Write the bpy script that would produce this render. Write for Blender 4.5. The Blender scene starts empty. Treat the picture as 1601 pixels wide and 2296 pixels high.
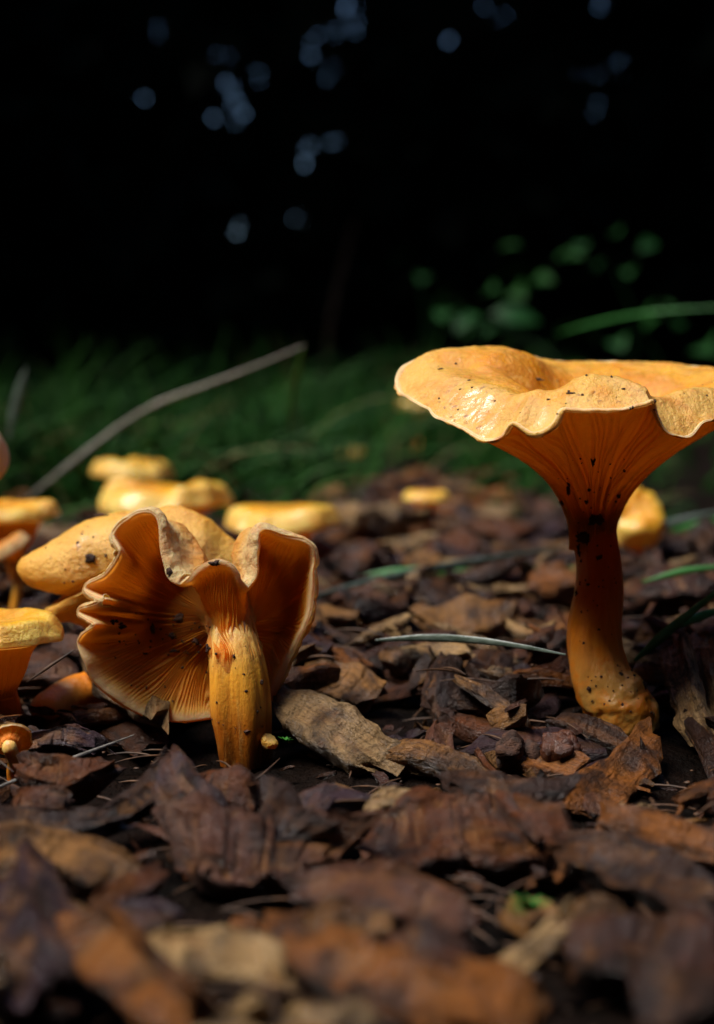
import bpy, math, random
import numpy as np
from mathutils import Vector, Matrix
from mathutils.bvhtree import BVHTree

rng = np.random.default_rng(7)
random.seed(7)
S = bpy.context.scene
COL = S.collection
U = 0.01                                    # everything below is authored in centimetres

# ------------------------------------------------------------------ camera
H = 6.7                                     # eye height above the soil, cm
PITCH = math.atan(142 / 1422.0)
K = 1 / 3188.0                              # one photograph pixel (1601 wide) at depth 1
cam_d = bpy.data.cameras.new("camera")
cam = bpy.data.objects.new("camera", cam_d)
COL.objects.link(cam)
cam.location = (0, 0, H * U)
cam.rotation_euler = (math.pi / 2 - PITCH, 0, 0)
cam_d.sensor_fit = 'VERTICAL'
cam_d.sensor_height = 36.0
cam_d.sensor_width = 25.1
cam_d.lens = 50.0
cam_d.clip_start = 0.01
cam_d.clip_end = 400.0
cam_d.dof.use_dof = True
cam_d.dof.focus_distance = 0.239
cam_d.dof.aperture_fstop = 12.8
S.camera = cam
S.render.resolution_x, S.render.resolution_y = 714, 1024

# ------------------------------------------------------------------ sky, sun, exposure
SUN_EL, SUN_AZ = math.radians(61), math.radians(-110)     # azimuth from +Y towards +X
W = bpy.data.worlds.new("World")
S.world = W
W.use_nodes = True
wn = W.node_tree
sky = wn.nodes.new("ShaderNodeTexSky")
sky.sky_type = 'NISHITA'
sky.sun_disc = False
sky.sun_elevation = SUN_EL
sky.sun_rotation = SUN_AZ
sky.dust_density = .3
sky.ozone_density = 7.0
bgn = wn.nodes["Background"]
bgn.inputs[1].default_value = 0.055
wn.links.new(sky.outputs[0], bgn.inputs[0])
sl = bpy.data.lights.new("sun", 'SUN')
sl.energy = 1.5
sl.angle = math.radians(28)
sl.color = (1.0, 0.95, 0.87)
sun = bpy.data.objects.new("sun", sl)
COL.objects.link(sun)
sd = Vector((math.sin(SUN_AZ) * math.cos(SUN_EL), math.cos(SUN_AZ) * math.cos(SUN_EL), math.sin(SUN_EL)))
sun.rotation_euler = (-sd).to_track_quat('-Z', 'Y').to_euler()
sun.location = (0, 0, 20)
S.view_settings.view_transform = 'Standard'
S.view_settings.look = 'None'
S.view_settings.gamma = 1.0
S.view_settings.use_curve_mapping = False
S.view_settings.exposure = 2.3
S.cycles.use_denoising = True
S.cycles.max_bounces = 6
S.cycles.diffuse_bounces = 3
S.cycles.glossy_bounces = 2
S.cycles.transmission_bounces = 2
S.cycles.caustics_reflective = False
S.cycles.caustics_refractive = False

# ------------------------------------------------------------------ maths helpers
FWD = np.array([0, math.cos(PITCH), -math.sin(PITCH)])
UPV = np.array([0, math.sin(PITCH), math.cos(PITCH)])
RGT = np.array([1.0, 0, 0])
EYE = np.array([0, 0, H])


def P(px, py, d):
    """a point d cm into the scene on the sight line of a photograph pixel"""
    return EYE + d * (FWD + (px - 800.5) * K * RGT - (py - 1148) * K * UPV)


def G(px, py, z=0.35):
    """the point of the level z cm above the soil"""
    v = FWD + (px - 800.5) * K * RGT - (py - 1148) * K * UPV
    return EYE + v * ((z - H) / v[2])


def proj(p):
    q = np.asarray(p, float) - EYE
    d = q @ FWD
    return 800.5 + (q @ RGT) / d / K, 1148 - (q @ UPV) / d / K, d


def _hash(i, j, k, s):
    h = (i * 374761393 + j * 668265263 + k * 2147483647 + s * 1274126177) & 0xffffffff
    h = ((h ^ (h >> 13)) * 1103515245) & 0xffffffff
    h = ((h ^ (h >> 16)) * 2246822519) & 0xffffffff
    return ((h ^ (h >> 15)) & 0xffffff) / float(0xffffff)


def vn(p, s=0):
    """value noise in [-1, 1] at the rows of p"""
    p = np.asarray(p, float)
    f = np.floor(p)
    i = f.astype(np.int64)
    t = p - f
    t = t * t * (3 - 2 * t)
    r = np.zeros(len(p))
    for a in (0, 1):
        for b in (0, 1):
            for c in (0, 1):
                w = (t[:, 0] if a else 1 - t[:, 0]) * (t[:, 1] if b else 1 - t[:, 1]) * (t[:, 2] if c else 1 - t[:, 2])
                r += w * _hash(i[:, 0] + a, i[:, 1] + b, i[:, 2] + c, s)
    return r * 2 - 1


def fbm(p, s=0, o=3):
    p = np.asarray(p, float)
    r, a = 0, 1.0
    for q in range(o):
        r = r + a * vn(p * 2 ** q, s + q * 17)
        a *= .5
    return r


def closed_spline(pts, us):
    pts = np.asarray(pts, float)
    n = len(pts)
    x = np.asarray(us) * n
    i = np.floor(x).astype(int)
    t = (x - i)[:, None]
    p0, p1, p2, p3 = pts[(i - 1) % n], pts[i % n], pts[(i + 1) % n], pts[(i + 2) % n]
    return .5 * (2 * p1 + (p2 - p0) * t + (2 * p0 - 5 * p1 + 4 * p2 - p3) * t ** 2 + (3 * p1 - p0 - 3 * p2 + p3) * t ** 3)


def open_spline(stack, ts):
    """stack (m, ...), ts in [0, m-1]"""
    a = np.asarray(stack, float)
    m = len(a)
    a = np.concatenate([[2 * a[0] - a[1]], a, [2 * a[-1] - a[-2]]])
    out = []
    for x in ts:
        i = min(int(x), m - 2)
        t = x - i
        p0, p1, p2, p3 = a[i], a[i + 1], a[i + 2], a[i + 3]
        out.append(.5 * (2 * p1 + (p2 - p0) * t + (2 * p0 - 5 * p1 + 4 * p2 - p3) * t ** 2 + (3 * p1 - p0 - 3 * p2 + p3) * t ** 3))
    return np.array(out)


def smooth(a, b, x):
    t = np.clip((x - a) / (b - a), 0, 1)
    return t * t * (3 - 2 * t)


def unit(v):
    return v / np.maximum(np.linalg.norm(v, axis=-1, keepdims=True), 1e-9)


# ------------------------------------------------------------------ object helpers
def mesh(name, verts, faces, m, attrs=None, sharp=None, smooth_=True):
    """verts in cm"""
    me = bpy.data.meshes.new(name)
    v = np.asarray(verts, float) * U
    if isinstance(faces, np.ndarray):
        k = faces.shape[1]
        me.vertices.add(len(v))
        me.vertices.foreach_set("co", v.astype(np.float32).ravel())
        me.loops.add(faces.size)
        me.loops.foreach_set("vertex_index", faces.astype(np.int32).ravel())
        me.polygons.add(len(faces))
        me.polygons.foreach_set("loop_start", (np.arange(len(faces)) * k).astype(np.int32))
        me.update(calc_edges=True)
        me.validate()
    else:
        me.from_pydata(v.tolist(), [], faces)
    for an, (ty, arr) in (attrs or {}).items():
        at = me.attributes.new(an, ty, 'POINT')
        arr = np.asarray(arr, np.float32)
        at.data.foreach_set({'FLOAT': "value", 'FLOAT_VECTOR': "vector", 'FLOAT_COLOR': "color"}[ty], arr.ravel())
    if smooth_:
        me.polygons.foreach_set("use_smooth", np.ones(len(me.polygons), bool))
        if sharp:
            me.set_sharp_from_angle(angle=math.radians(sharp))
    me.materials.append(m)
    return me


def link(name, me, parent=None, loc=None, rot=None):
    o = bpy.data.objects.new(name, me)
    COL.objects.link(o)
    if parent is not None:
        o.parent = parent
    if loc is not None:
        o.location = Vector(loc) * U
    if rot is not None:
        o.rotation_euler = Matrix(np.asarray(rot).tolist()).to_euler()
    return o


def tag(o, label, cat, group=None, kind=None):
    if label:
        o["label"] = label
    if cat:
        o["category"] = cat
    if group:
        o["group"] = group
    if kind:
        o["kind"] = kind
    return o


def thing(name, loc, label, cat, group=None):
    return tag(link(name, None, loc=loc), label, cat, group)


# ------------------------------------------------------------------ node helpers
class NT:
    def __init__(self, name):
        self.m = bpy.data.materials.new(name)
        self.m.use_nodes = True
        self.t = self.m.node_tree
        self.b = self.t.nodes["Principled BSDF"]

    def n(self, ty, **kw):
        x = self.t.nodes.new("ShaderNode" + ty)
        for k, v in kw.items():
            setattr(x, k, v)
        return x

    def l(self, a, b):
        self.t.links.new(a, b)

    def attr(self, name):
        return self.n("Attribute", attribute_name=name)

    def noise(self, vec, scale, detail=4, rough=.55, dist=0):
        x = self.n("TexNoise")
        x.inputs["Scale"].default_value = scale
        x.inputs["Detail"].default_value = detail
        x.inputs["Roughness"].default_value = rough
        x.inputs["Distortion"].default_value = dist
        self.l(vec, x.inputs["Vector"])
        return x.outputs["Fac"]

    def mapping(self, vec, sc):
        x = self.n("Mapping")
        x.inputs["Scale"].default_value = sc
        self.l(vec, x.inputs["Vector"])
        return x.outputs[0]

    def ramp(self, fac, stops, interp='LINEAR'):
        x = self.n("ValToRGB")
        cr = x.color_ramp
        cr.interpolation = interp
        while len(cr.elements) < len(stops):
            cr.elements.new(.5)
        for e, (p, c) in zip(cr.elements, stops):
            e.position = p
            e.color = (*c, 1) if len(c) == 3 else c
        self.l(fac, x.inputs[0])
        return x.outputs[0]

    def fr(self, fac, a, b, lo=0., hi=1.):
        x = self.n("MapRange")
        x.inputs[1].default_value, x.inputs[2].default_value = a, b
        x.inputs[3].default_value, x.inputs[4].default_value = lo, hi
        self.l(fac, x.inputs[0])
        return x.outputs[0]

    def mix(self, fac, a, b, mode='MIX'):
        x = self.n("MixRGB", blend_type=mode)
        for k, v in ((0, fac), (1, a), (2, b)):
            if isinstance(v, (int, float)):
                x.inputs[k].default_value = v
            elif isinstance(v, tuple):
                x.inputs[k].default_value = (*v, 1)
            else:
                self.l(v, x.inputs[k])
        return x.outputs[0]

    def math(self, op, a, b):
        x = self.n("Math", operation=op)
        for k, v in ((0, a), (1, b)):
            if isinstance(v, (int, float)):
                x.inputs[k].default_value = v
            else:
                self.l(v, x.inputs[k])
        return x.outputs[0]

    def bump(self, h, dist_cm, strength=1.0, prev=None):
        x = self.n("Bump")
        x.inputs["Strength"].default_value = strength
        x.inputs["Distance"].default_value = dist_cm * U
        self.l(h, x.inputs["Height"])
        if prev is not None:
            self.l(prev, x.inputs["Normal"])
        return x.outputs[0]

    def set(self, **kw):
        for k, v in kw.items():
            i = self.b.inputs[k.replace("_", " ")]
            if isinstance(v, (int, float)):
                i.default_value = v
            elif isinstance(v, tuple):
                i.default_value = (*v, 1) if i.type == 'RGBA' else v
            else:
                self.l(v, i)
        return self.m


def translucent(t, amount, colour):
    """thin flesh lets some light through"""
    tr = t.n("BsdfTranslucent")
    tr.inputs["Color"].default_value = (*colour, 1)
    mx = t.n("MixShader")
    mx.inputs[0].default_value = amount
    t.l(t.b.outputs[0], mx.inputs[1])
    t.l(tr.outputs[0], mx.inputs[2])
    t.l(mx.outputs[0], t.t.nodes["Material Output"].inputs[0])
    return t.m


# ------------------------------------------------------------------ materials
def cap_material(name, centre, mid, margin, wet=0.5, fuzz=1.0, sss=.22):
    t = NT(name)
    g = t.attr("gco").outputs["Vector"]
    v = t.attr("t").outputs["Fac"]
    base = t.ramp(v, [(0, centre), (.46, centre), (.68, mid), (.88, margin), (1, margin)])
    mot = t.noise(g, 1.6, 5, .6)
    base = t.mix(t.fr(mot, .45, .72, 0, .75), base, tuple(c * f for c, f in zip(centre, (.95, .75, .5))))
    pale = t.noise(t.mapping(g, (1, 1, 1)), 3.1, 5, .65)
    base = t.mix(t.fr(pale, .52, .75, 0, .55), base, margin)
    spk = t.noise(g, 9, 3, .5)
    clus = t.noise(g, .8, 2, .5)
    base = t.mix(t.math('MULTIPLY', t.fr(spk, .60, .70, 0, .8), t.fr(clus, .48, .62)), base, (.22, .07, .015))
    bru = t.noise(g, .75, 5, .7, .6)
    base = t.mix(t.fr(bru, .56, .70, 0, .7), base, (.62, .20, .02))
    fine = t.noise(g, 34, 3, .7)
    fine2 = t.noise(g, 14, 3, .6)
    base = t.mix(t.fr(fine, .35, .7, .28 * fuzz, 0), base, (.33, .13, .03))
    b1 = t.bump(fine, .045 * fuzz, .9)
    b2 = t.bump(fine2, .05, .6, b1)
    b3 = t.bump(mot, .25, .5, b2)
    wetn = t.noise(g, 1.1, 3, .5)
    rough = t.fr(wetn, .40, .60, .58 - .36 * wet, .60)
    t.set(Coat_Weight=t.fr(wetn, .44, .58, 0, 1.0 * wet), Coat_Roughness=.16, Coat_IOR=1.5)
    t.l(t.bump(fine2, .03, .5), t.b.inputs['Coat Normal'])
    t.set(Base_Color=base, Roughness=rough, Normal=b3, Subsurface_Weight=sss, Subsurface_Radius=(1.0, .4, .12),
          Subsurface_Scale=.0022, Specular_IOR_Level=.5)
    return translucent(t, .22, (1.0, .55, .12))


def gill_material(name, deep, pale, through=.30):
    t = NT(name)
    g = t.attr("gco").outputs["Vector"]
    v = t.attr("t").outputs["Fac"]
    r = t.attr("ridge").outputs["Fac"]
    base = t.ramp(v, [(0, (.86, .64, .32)), (.035, (.82, .55, .22)), (.07, pale), (.2, deep), (.62, deep), (.85, tuple(.3 * a + .7 * b for a, b in zip(deep, pale))), (1, pale)])
    base = t.mix(t.fr(r, 0, 1, 0, .45), base, pale)
    n = t.noise(g, 2.2, 4, .6)
    base = t.mix(t.fr(n, .5, .75, 0, .6), base, tuple(c * .55 for c in deep))
    f = t.noise(g, 22, 3, .6)
    t.set(Base_Color=base, Roughness=.55, Normal=t.bump(f, .03, .6), Subsurface_Weight=.25,
          Subsurface_Radius=(1.0, .35, .08), Subsurface_Scale=.003, Specular_IOR_Level=.3)
    return translucent(t, through, (1.0, .40, .04))


def stem_material(name, top, mid, low, scar=0.):
    t = NT(name)
    g = t.attr("gco").outputs["Vector"]
    v = t.attr("t").outputs["Fac"]
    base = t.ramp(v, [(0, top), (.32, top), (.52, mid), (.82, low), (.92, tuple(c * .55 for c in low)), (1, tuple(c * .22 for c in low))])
    st = t.noise(t.mapping(g, (5, 5, .7)), 1.6, 5, .6, .3)
    base = t.mix(t.fr(st, .48, .72, 0, .7), base, tuple(c * f for c, f in zip(low, (.75, .6, .5))))
    st2 = t.noise(t.mapping(g, (9, 9, 1.2)), 1.3, 4, .6)
    base = t.mix(t.fr(st2, .55, .75, 0, .3), base, top)
    if scar:
        sc = t.noise(g, 1.25, 6, .65, .4)
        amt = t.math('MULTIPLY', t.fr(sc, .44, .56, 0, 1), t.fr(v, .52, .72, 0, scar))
        base = t.mix(amt, base, (.50, .24, .05))
    spk = t.noise(g, 7, 3, .5)
    base = t.mix(t.fr(spk, .70, .76, 0, .9), base, (.07, .025, .01))
    f = t.noise(g, 16, 4, .6)
    b = t.bump(st, .05, .5, t.bump(f, .02, .5))
    return t.set(Base_Color=base, Roughness=.36, Normal=b, Subsurface_Weight=.18, Subsurface_Radius=(1.0, .35, .08),
                 Subsurface_Scale=.003, Specular_IOR_Level=.4)


PALETTE = [(.010, .0035, .0015), (.080, .019, .005), (.17, .040, .005), (.25, .075, .009), (.29, .125, .03),
           (.47, .27, .10), (.062, .028, .036), (.045, .0135, .004), (.17, .058, .028), (.31, .18, .07)]
PALETTE = [(r * (.95 if r > .24 else .62), g * (1.0 if r > .24 else .66), b * (1.1 if r > .24 else .72)) for r, g, b in PALETTE]
PNAME = ["dark umber", "reddish brown", "rusty orange", "orange tan", "tan", "pale straw-coloured", "greyish purple", "chocolate brown",
         "pinkish brown", "weathered buff"]


def wood_material(name="wet_wood"):
    t = NT(name)
    g = t.attr("gco").outputs["Vector"]
    r = t.attr("rnd").outputs["Fac"]
    gr = t.attr("grain").outputs["Fac"]
    base = t.ramp(r, [(i / len(PALETTE), c) for i, c in enumerate(PALETTE)], 'CONSTANT')
    streak = t.noise(t.mapping(g, (.45, 7, 7)), 1.5, 5, .65, .25)
    blot = t.noise(g, 1.3, 5, .6, .3)
    wide = t.noise(t.mapping(g, (.5, 2.2, 2.2)), 1.2, 4, .6, .5)
    base = t.mix(t.math('MULTIPLY', t.fr(streak, .42, .68, 0, .8), gr), base, tuple((.045, .02, .01)))
    base = t.mix(t.fr(blot, .46, .62, 0, .85), base, (.018, .008, .005))
    base = t.mix(t.fr(wide, .52, .74, 0, .6), base, (.20, .07, .013))
    edge = t.n("NewGeometry").outputs["Pointiness"]
    base = t.mix(t.fr(edge, .505, .58, 0, .6), base, (.36, .16, .05))  # worn edges, lightened further to paint in light caught along them
    dots = t.noise(g, 11, 3, .6)
    base = t.mix(t.fr(dots, .62, .72, 0, .7), base, (.02, .009, .006))
    fine = t.noise(t.mapping(g, (3, 26, 26)), 1.0, 4, .75)
    base = t.mix(t.fr(fine, .5, .3, 0, .6), base, (.02, .009, .005))
    lump = t.noise(g, 6, 5, .65)
    b = t.bump(fine, .09, .9)
    b = t.bump(streak, .18, .9, b)
    b = t.bump(lump, .16, .8, b)
    b = t.bump(blot, .3, .6, b)
    wet = t.noise(g, 1.7, 3, .5)
    return t.set(Base_Color=base, Roughness=t.fr(wet, .38, .62, .45, .7), Normal=b, Specular_IOR_Level=.14,
                 Coat_Weight=t.fr(wet, .40, .60, 1.0, .15), Coat_Roughness=.22, Coat_IOR=1.42, Coat_Normal=b)


def plain_material(name, a, b, scale=3., rough=.6, bumpd=.02, spec=.4, vec=None, stretch=(1, 1, 1)):
    t = NT(name)
    g = t.attr("gco").outputs["Vector"] if vec is None else vec
    n = t.noise(t.mapping(g, stretch), scale, 4, .6)
    f = t.noise(t.mapping(g, stretch), scale * 5, 3, .6)
    return t.set(Base_Color=t.mix(t.fr(n, .35, .65), a, b), Roughness=rough, Normal=t.bump(f, bumpd, .8), Specular_IOR_Level=spec)


def grass_material(name, a, b, tipdry=(.13, .11, .045)):
    t = NT(name)
    r = t.attr("rnd").outputs["Fac"]
    base = t.mix(r, a, b)
    base = t.mix(t.fr(r, .93, .97), base, tipdry)
    return t.set(Base_Color=base, Roughness=.55, Specular_IOR_Level=.1)


def soil_material():
    t = NT("soil")
    tc = t.n("TexCoord").outputs["Object"]
    g = t.mapping(tc, (100, 100, 100))
    n = t.noise(g, .9, 6, .65)
    c = t.noise(g, 4, 4, .6)
    base = t.mix(t.fr(n, .35, .7), (.0025, .0018, .0013), (.009, .0045, .0028))
    return t.set(Base_Color=base, Roughness=t.fr(c, .4, .7, .45, .85), Normal=t.bump(c, .2, 1., t.bump(n, .5, .8)), Specular_IOR_Level=.04)


M_CAP_TALL = cap_material("cap_skin_tall", (.88, .36, .010), (.88, .46, .035), (.90, .56, .14), 1., .7)
M_CAP_TORN = cap_material("cap_skin_fuzzy", (.80, .27, .015), (.86, .42, .06), (.92, .72, .33), .25, 1.3)
M_CAP_LOBED = cap_material("cap_skin_lobed", (.90, .57, .15), (.90, .50, .08), (.90, .42, .03), .7, .6)
M_CAP_SMALL = cap_material("cap_skin_small", (.88, .40, .008), (.90, .54, .035), (.92, .68, .15), 1., .4)
M_CAP_PALE = cap_material("cap_skin_pale", (.92, .74, .40), (.92, .76, .42), (.94, .82, .52), .1, .8)
M_GILL = gill_material("gill_flesh", (.82, .29, .016), (.90, .50, .09), .5)
M_GILL_DARK = gill_material("gill_flesh_dark", (.66, .20, .016), (.74, .28, .03))
M_GILL_ORANGE = gill_material("gill_flesh_orange", (.80, .20, .01), (.85, .34, .04))
M_STEM = stem_material("stem_flesh_pale", (.88, .52, .14), (.84, .37, .035), (.44, .12, .008))  # low tone much darker: shade at the stem's base painted into the colour
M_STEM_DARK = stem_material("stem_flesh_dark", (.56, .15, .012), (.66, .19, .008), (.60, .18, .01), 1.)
M_WOOD = wood_material()
M_SOIL = soil_material()
M_DIRT = plain_material("dirt", (.016, .006, .003), (.075, .028, .012), 6, .75, .05)
M_JELLY = plain_material("wet_fungus", (.035, .009, .005), (.10, .03, .010), 7, .3, .05, .5)
M_GRASS = grass_material("grass_blade", (.004, .032, .005), (.022, .075, .010))
M_LEAF = grass_material("leaf", (.004, .026, .004), (.013, .05, .007), (.15, .11, .03))
M_MOSS = grass_material("moss", (.02, .10, .012), (.05, .17, .03))
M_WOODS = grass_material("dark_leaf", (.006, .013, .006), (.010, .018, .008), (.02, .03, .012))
M_STRAW = plain_material("dry_stalk", (.14, .12, .095), (.34, .31, .26), 2.2, .5, .01, .4, None, (1, 6, 6))
M_GREENSTALK = plain_material("green_stalk", (.03, .15, .03), (.06, .22, .05), 1.2, .4, .01, .5, None, (1, 6, 6))
M_PALEBLADE = plain_material("pale_blade", (.03, .045, .03), (.095, .12, .095), 1.2, .35, .01, .5, None, (1, 6, 6))
M_NEEDLE = plain_material("litter", (.02, .010, .005), (.10, .045, .018), 3, .6, .01)


# ------------------------------------------------------------------ ground
def ground():
    n = 240
    q = np.linspace(-1, 1, n)
    xs = np.sign(q) * (np.abs(q) * 45 + np.abs(q) ** 7 * 7000)
    q2 = np.linspace(0, 1, n)
    ys = -600 * (1 - smooth(0, .08, q2)) + 2 + q2 * 150 + q2 ** 8 * 9000
    X, Y = np.meshgrid(xs, ys)
    p = np.stack([X.ravel(), Y.ravel(), 0 * X.ravel()], 1)
    near = np.exp(-((p[:, 1] - 25) / 120) ** 2)
    z = .22 * fbm(p * .45, 3, 4) * (.4 + .6 * near) + .10 * vn(p * 2.3, 9) - .12
    far = smooth(120, 400, p[:, 1])
    z += far * 3.0 * vn(p * .01, 21)
    p[:, 2] = z
    idx = np.arange(n * n).reshape(n, n)
    f = np.stack([idx[:-1, :-1], idx[:-1, 1:], idx[1:, 1:], idx[1:, :-1]], -1).reshape(-1, 4)
    o = link("ground", mesh("ground", p, f, M_SOIL))
    tag(o, "dark wet forest soil showing between the wood chips", None, kind="structure")


ground()

# ------------------------------------------------------------------ the dark woods round the clearing (one far mass)
CEN = np.array([0.0, 60.0])


def woods():
    r_ = np.random.default_rng(3)
    quads, rnds = [], []

    def spray(c, size, nrm):
        n = len(c)
        nrm = unit(nrm + r_.normal(0, .38, (n, 3)))
        a = unit(np.cross(nrm, unit(r_.normal(0, 1, (n, 3)))))
        b = np.cross(nrm, a)
        s = (size * r_.uniform(.7, 1.3, n))[:, None]
        w = s * r_.uniform(.55, .8, n)[:, None]
        q = np.stack([c - a * s, c - b * w + nrm * s * .12, c + a * s, c + b * w + nrm * s * .12], 1)
        quads.append(q)
        rnds.append(r_.uniform(0, .9, n))

    # unseen roof of boughs, added to keep light off the woods and far grass
    for layer in range(4):
        n = 9000
        r = np.sqrt(r_.uniform(150 ** 2, 900 ** 2, n))
        a = r_.uniform(0, 2 * math.pi, n)
        edge = 185 + 40 * np.sin(3 * a + 1) + 25 * np.sin(7 * a)
        r = np.maximum(r, edge + r_.uniform(0, 40, n))
        z = 95 + .34 * r + layer * 22 + r_.normal(0, 9, n)
        c = np.stack([CEN[0] + r * np.sin(a), CEN[1] + r * np.cos(a), z], 1)
        spray(c, np.full(n, 15.), np.tile([0, 0, 1.], (n, 1)))
    # upright wall of the woods behind it
    for layer in range(11):
        n = 11000
        a = r_.uniform(0, 2 * math.pi, n)
        r = 800 + layer * 16 + r_.normal(0, 6, n)
        z = r_.uniform(-10, 420, n)
        c = np.stack([CEN[0] + r * np.sin(a), CEN[1] + r * np.cos(a), z], 1)
        nr = np.stack([-np.sin(a), -np.cos(a), 0 * a], 1)
        spray(c, np.full(n, 14.), nr)
    Q = np.concatenate(quads)
    R = np.concatenate(rnds)
    # the few gaps that let the sky through
    gaps = [(505, 190, 3.2), (532, 205, 2.6), (548, 258, 3.2), (520, 235, 2.2), (478, 262, 1.9), (582, 172, 1.5), (490, 128, 1.1),
            (790, 18, 3.0), (795, 68, 3.6), (755, 72, 2.0), (712, 85, 1.9), (745, 165, 3.0), (698, 135, 1.5), (748, 320, 1.6),
            (685, 370, 1.3), (690, 332, 1.1), (1345, 165, 1.7), (1335, 242, 2.0), (1385, 152, 1.0), (1130, 36, 1.4), (1078, 14, 1.4),
            (1350, 12, 1.4), (1008, 95, .9), (345, 68, 1.0), (322, 215, 1.0), (537, 522, 1.1), (668, 496, 1.0), (1300, 172, .9)]
    gaps = [(a + r_.normal(0, 9), b + r_.normal(0, 9), c * f_ * .56 * r_.uniform(.6, 1.25)) for a, b, c in gaps for f_ in (.34, .26, .2)]
    cq = Q.mean(1)
    px, py, d = proj(cq)
    kill = np.zeros(len(Q), bool)
    keepers = []
    qp = [proj(Q[:, i]) for i in range(4)]
    for gx, gy, rad in gaps:
        rp = rad / 870 / K
        hit = (d > 300) & (np.abs(px - gx) < 140) & (np.abs(py - gy) < 140)
        ii = np.nonzero(hit)[0]
        # a quad is taken out where it covers the gap's disc
        poly = np.stack([np.stack([qp[k][0][ii], qp[k][1][ii]], 1) for k in range(4)], 1)
        best = np.full(len(ii), 1e9)
        inside = np.ones(len(ii), bool)
        inside2 = np.ones(len(ii), bool)
        pt = np.array([gx, gy])
        for k in range(4):
            a_, b_ = poly[:, k], poly[:, (k + 1) % 4]
            e = b_ - a_
            tt = np.clip(((pt - a_) * e).sum(1) / np.maximum((e * e).sum(1), 1e-9), 0, 1)
            best = np.minimum(best, np.linalg.norm(a_ + e * tt[:, None] - pt, axis=1))
            cr = e[:, 0] * (pt[1] - a_[:, 1]) - e[:, 1] * (pt[0] - a_[:, 0])
            inside &= cr >= 0
            inside2 &= cr <= 0
        kill[ii[(best < rp) | inside | inside2]] = True
    # small leaves fill the ragged surround of every gap again
    dead = cq[kill]
    Q, R = Q[~kill], R[~kill]
    if len(dead):
        n = 150
        c = np.repeat(dead, n, 0) + r_.normal(0, 9, (len(dead) * n, 3)) * [1, .6, 1]
        px, py, d = proj(c)
        ok = np.ones(len(c), bool)
        for gx, gy, rad in gaps:
            ok &= np.hypot(px - gx, py - gy) * K * d > rad + 1.25
        c = c[ok]
        quads.clear()
        rnds.clear()
        spray(c, np.full(len(c), 1.7), np.tile([0, -1., .2], (len(c), 1)))
        Q = np.concatenate([Q, quads[0]])
        R = np.concatenate([R, rnds[0]])
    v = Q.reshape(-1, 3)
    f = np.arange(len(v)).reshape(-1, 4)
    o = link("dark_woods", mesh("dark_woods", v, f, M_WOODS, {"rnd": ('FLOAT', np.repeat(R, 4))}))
    tag(o, "dark wall of woodland with small sky gaps behind the clearing, plus an added shading roof", None, kind="stuff")


woods()


# ------------------------------------------------------------------ sweeps: stems, stalks, blades
def sweep(path, radii, ns, nv, flat=None, seed=0, bump=.06, up=None):
    """tube along a spline; returns verts, faces, t, gco"""
    path = np.asarray(path, float)
    ts = np.linspace(0, len(path) - 1, nv)
    c = open_spline(path, ts)
    r = open_spline(np.asarray(radii, float)[:, None], ts)[:, 0]
    tan = unit(np.gradient(c, axis=0))
    ref = np.array([0, -1., 0.05]) if up is None else np.asarray(up, float)
    sx = unit(np.cross(tan, ref))
    sy = np.cross(sx, tan)
    a = np.linspace(0, 2 * math.pi, ns, endpoint=False)
    fx, fy = flat or (1, 1)
    off = sx[:, None] * np.cos(a)[None, :, None] * fx + sy[:, None] * np.sin(a)[None, :, None] * fy
    v = c[:, None] + off * r[:, None, None]
    flatv = v.reshape(-1, 3)
    if bump:
        o = np.repeat(r, ns)[:, None] * off.reshape(-1, 3)
        n1 = fbm(flatv * [2.2, 2.2, .8] + seed * 7.3, seed, 3)
        n2 = vn(flatv * [7, 7, 1.2] + seed * 3.1, seed + 5)
        flatv = flatv + o * (bump * n1 + bump * .35 * n2)[:, None]
    idx = np.arange(nv * ns).reshape(nv, ns)
    nx = np.roll(idx, -1, 1)
    f = np.stack([idx[:-1], nx[:-1], nx[1:], idx[1:]], -1).reshape(-1, 4)
    ends = [list(idx[0][::-1]), list(idx[-1])]
    return flatv, f, np.repeat(np.linspace(0, 1, nv), ns), ends


def sweep_mesh(name, m, loc, path, radii, ns=24, nv=40, flat=None, seed=0, bump=.06, up=None):
    v, f, t, ends = sweep(path, radii, ns, nv, flat, seed, bump, up)
    fl = f.tolist() + ends
    g = v.copy()
    if flat or bump == 0:
        pass
    return mesh(name, v - loc, fl, m, {"t": ('FLOAT', t), "gco": ('FLOAT_VECTOR', g + seed * 11.7)}, 60)


# ------------------------------------------------------------------ mushrooms
def grid_faces(nv, nu):
    idx = np.arange(nv * nu).reshape(nv, nu)
    nx = np.roll(idx, -1, 1)
    return np.stack([idx[:-1], idx[1:], nx[1:], nx[:-1]], -1).reshape(-1, 4)


def grid_normals(g):
    du = np.roll(g, -1, 1) - np.roll(g, 1, 1)
    dv = np.gradient(g, axis=0)
    return unit(np.cross(dv, du))


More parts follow.
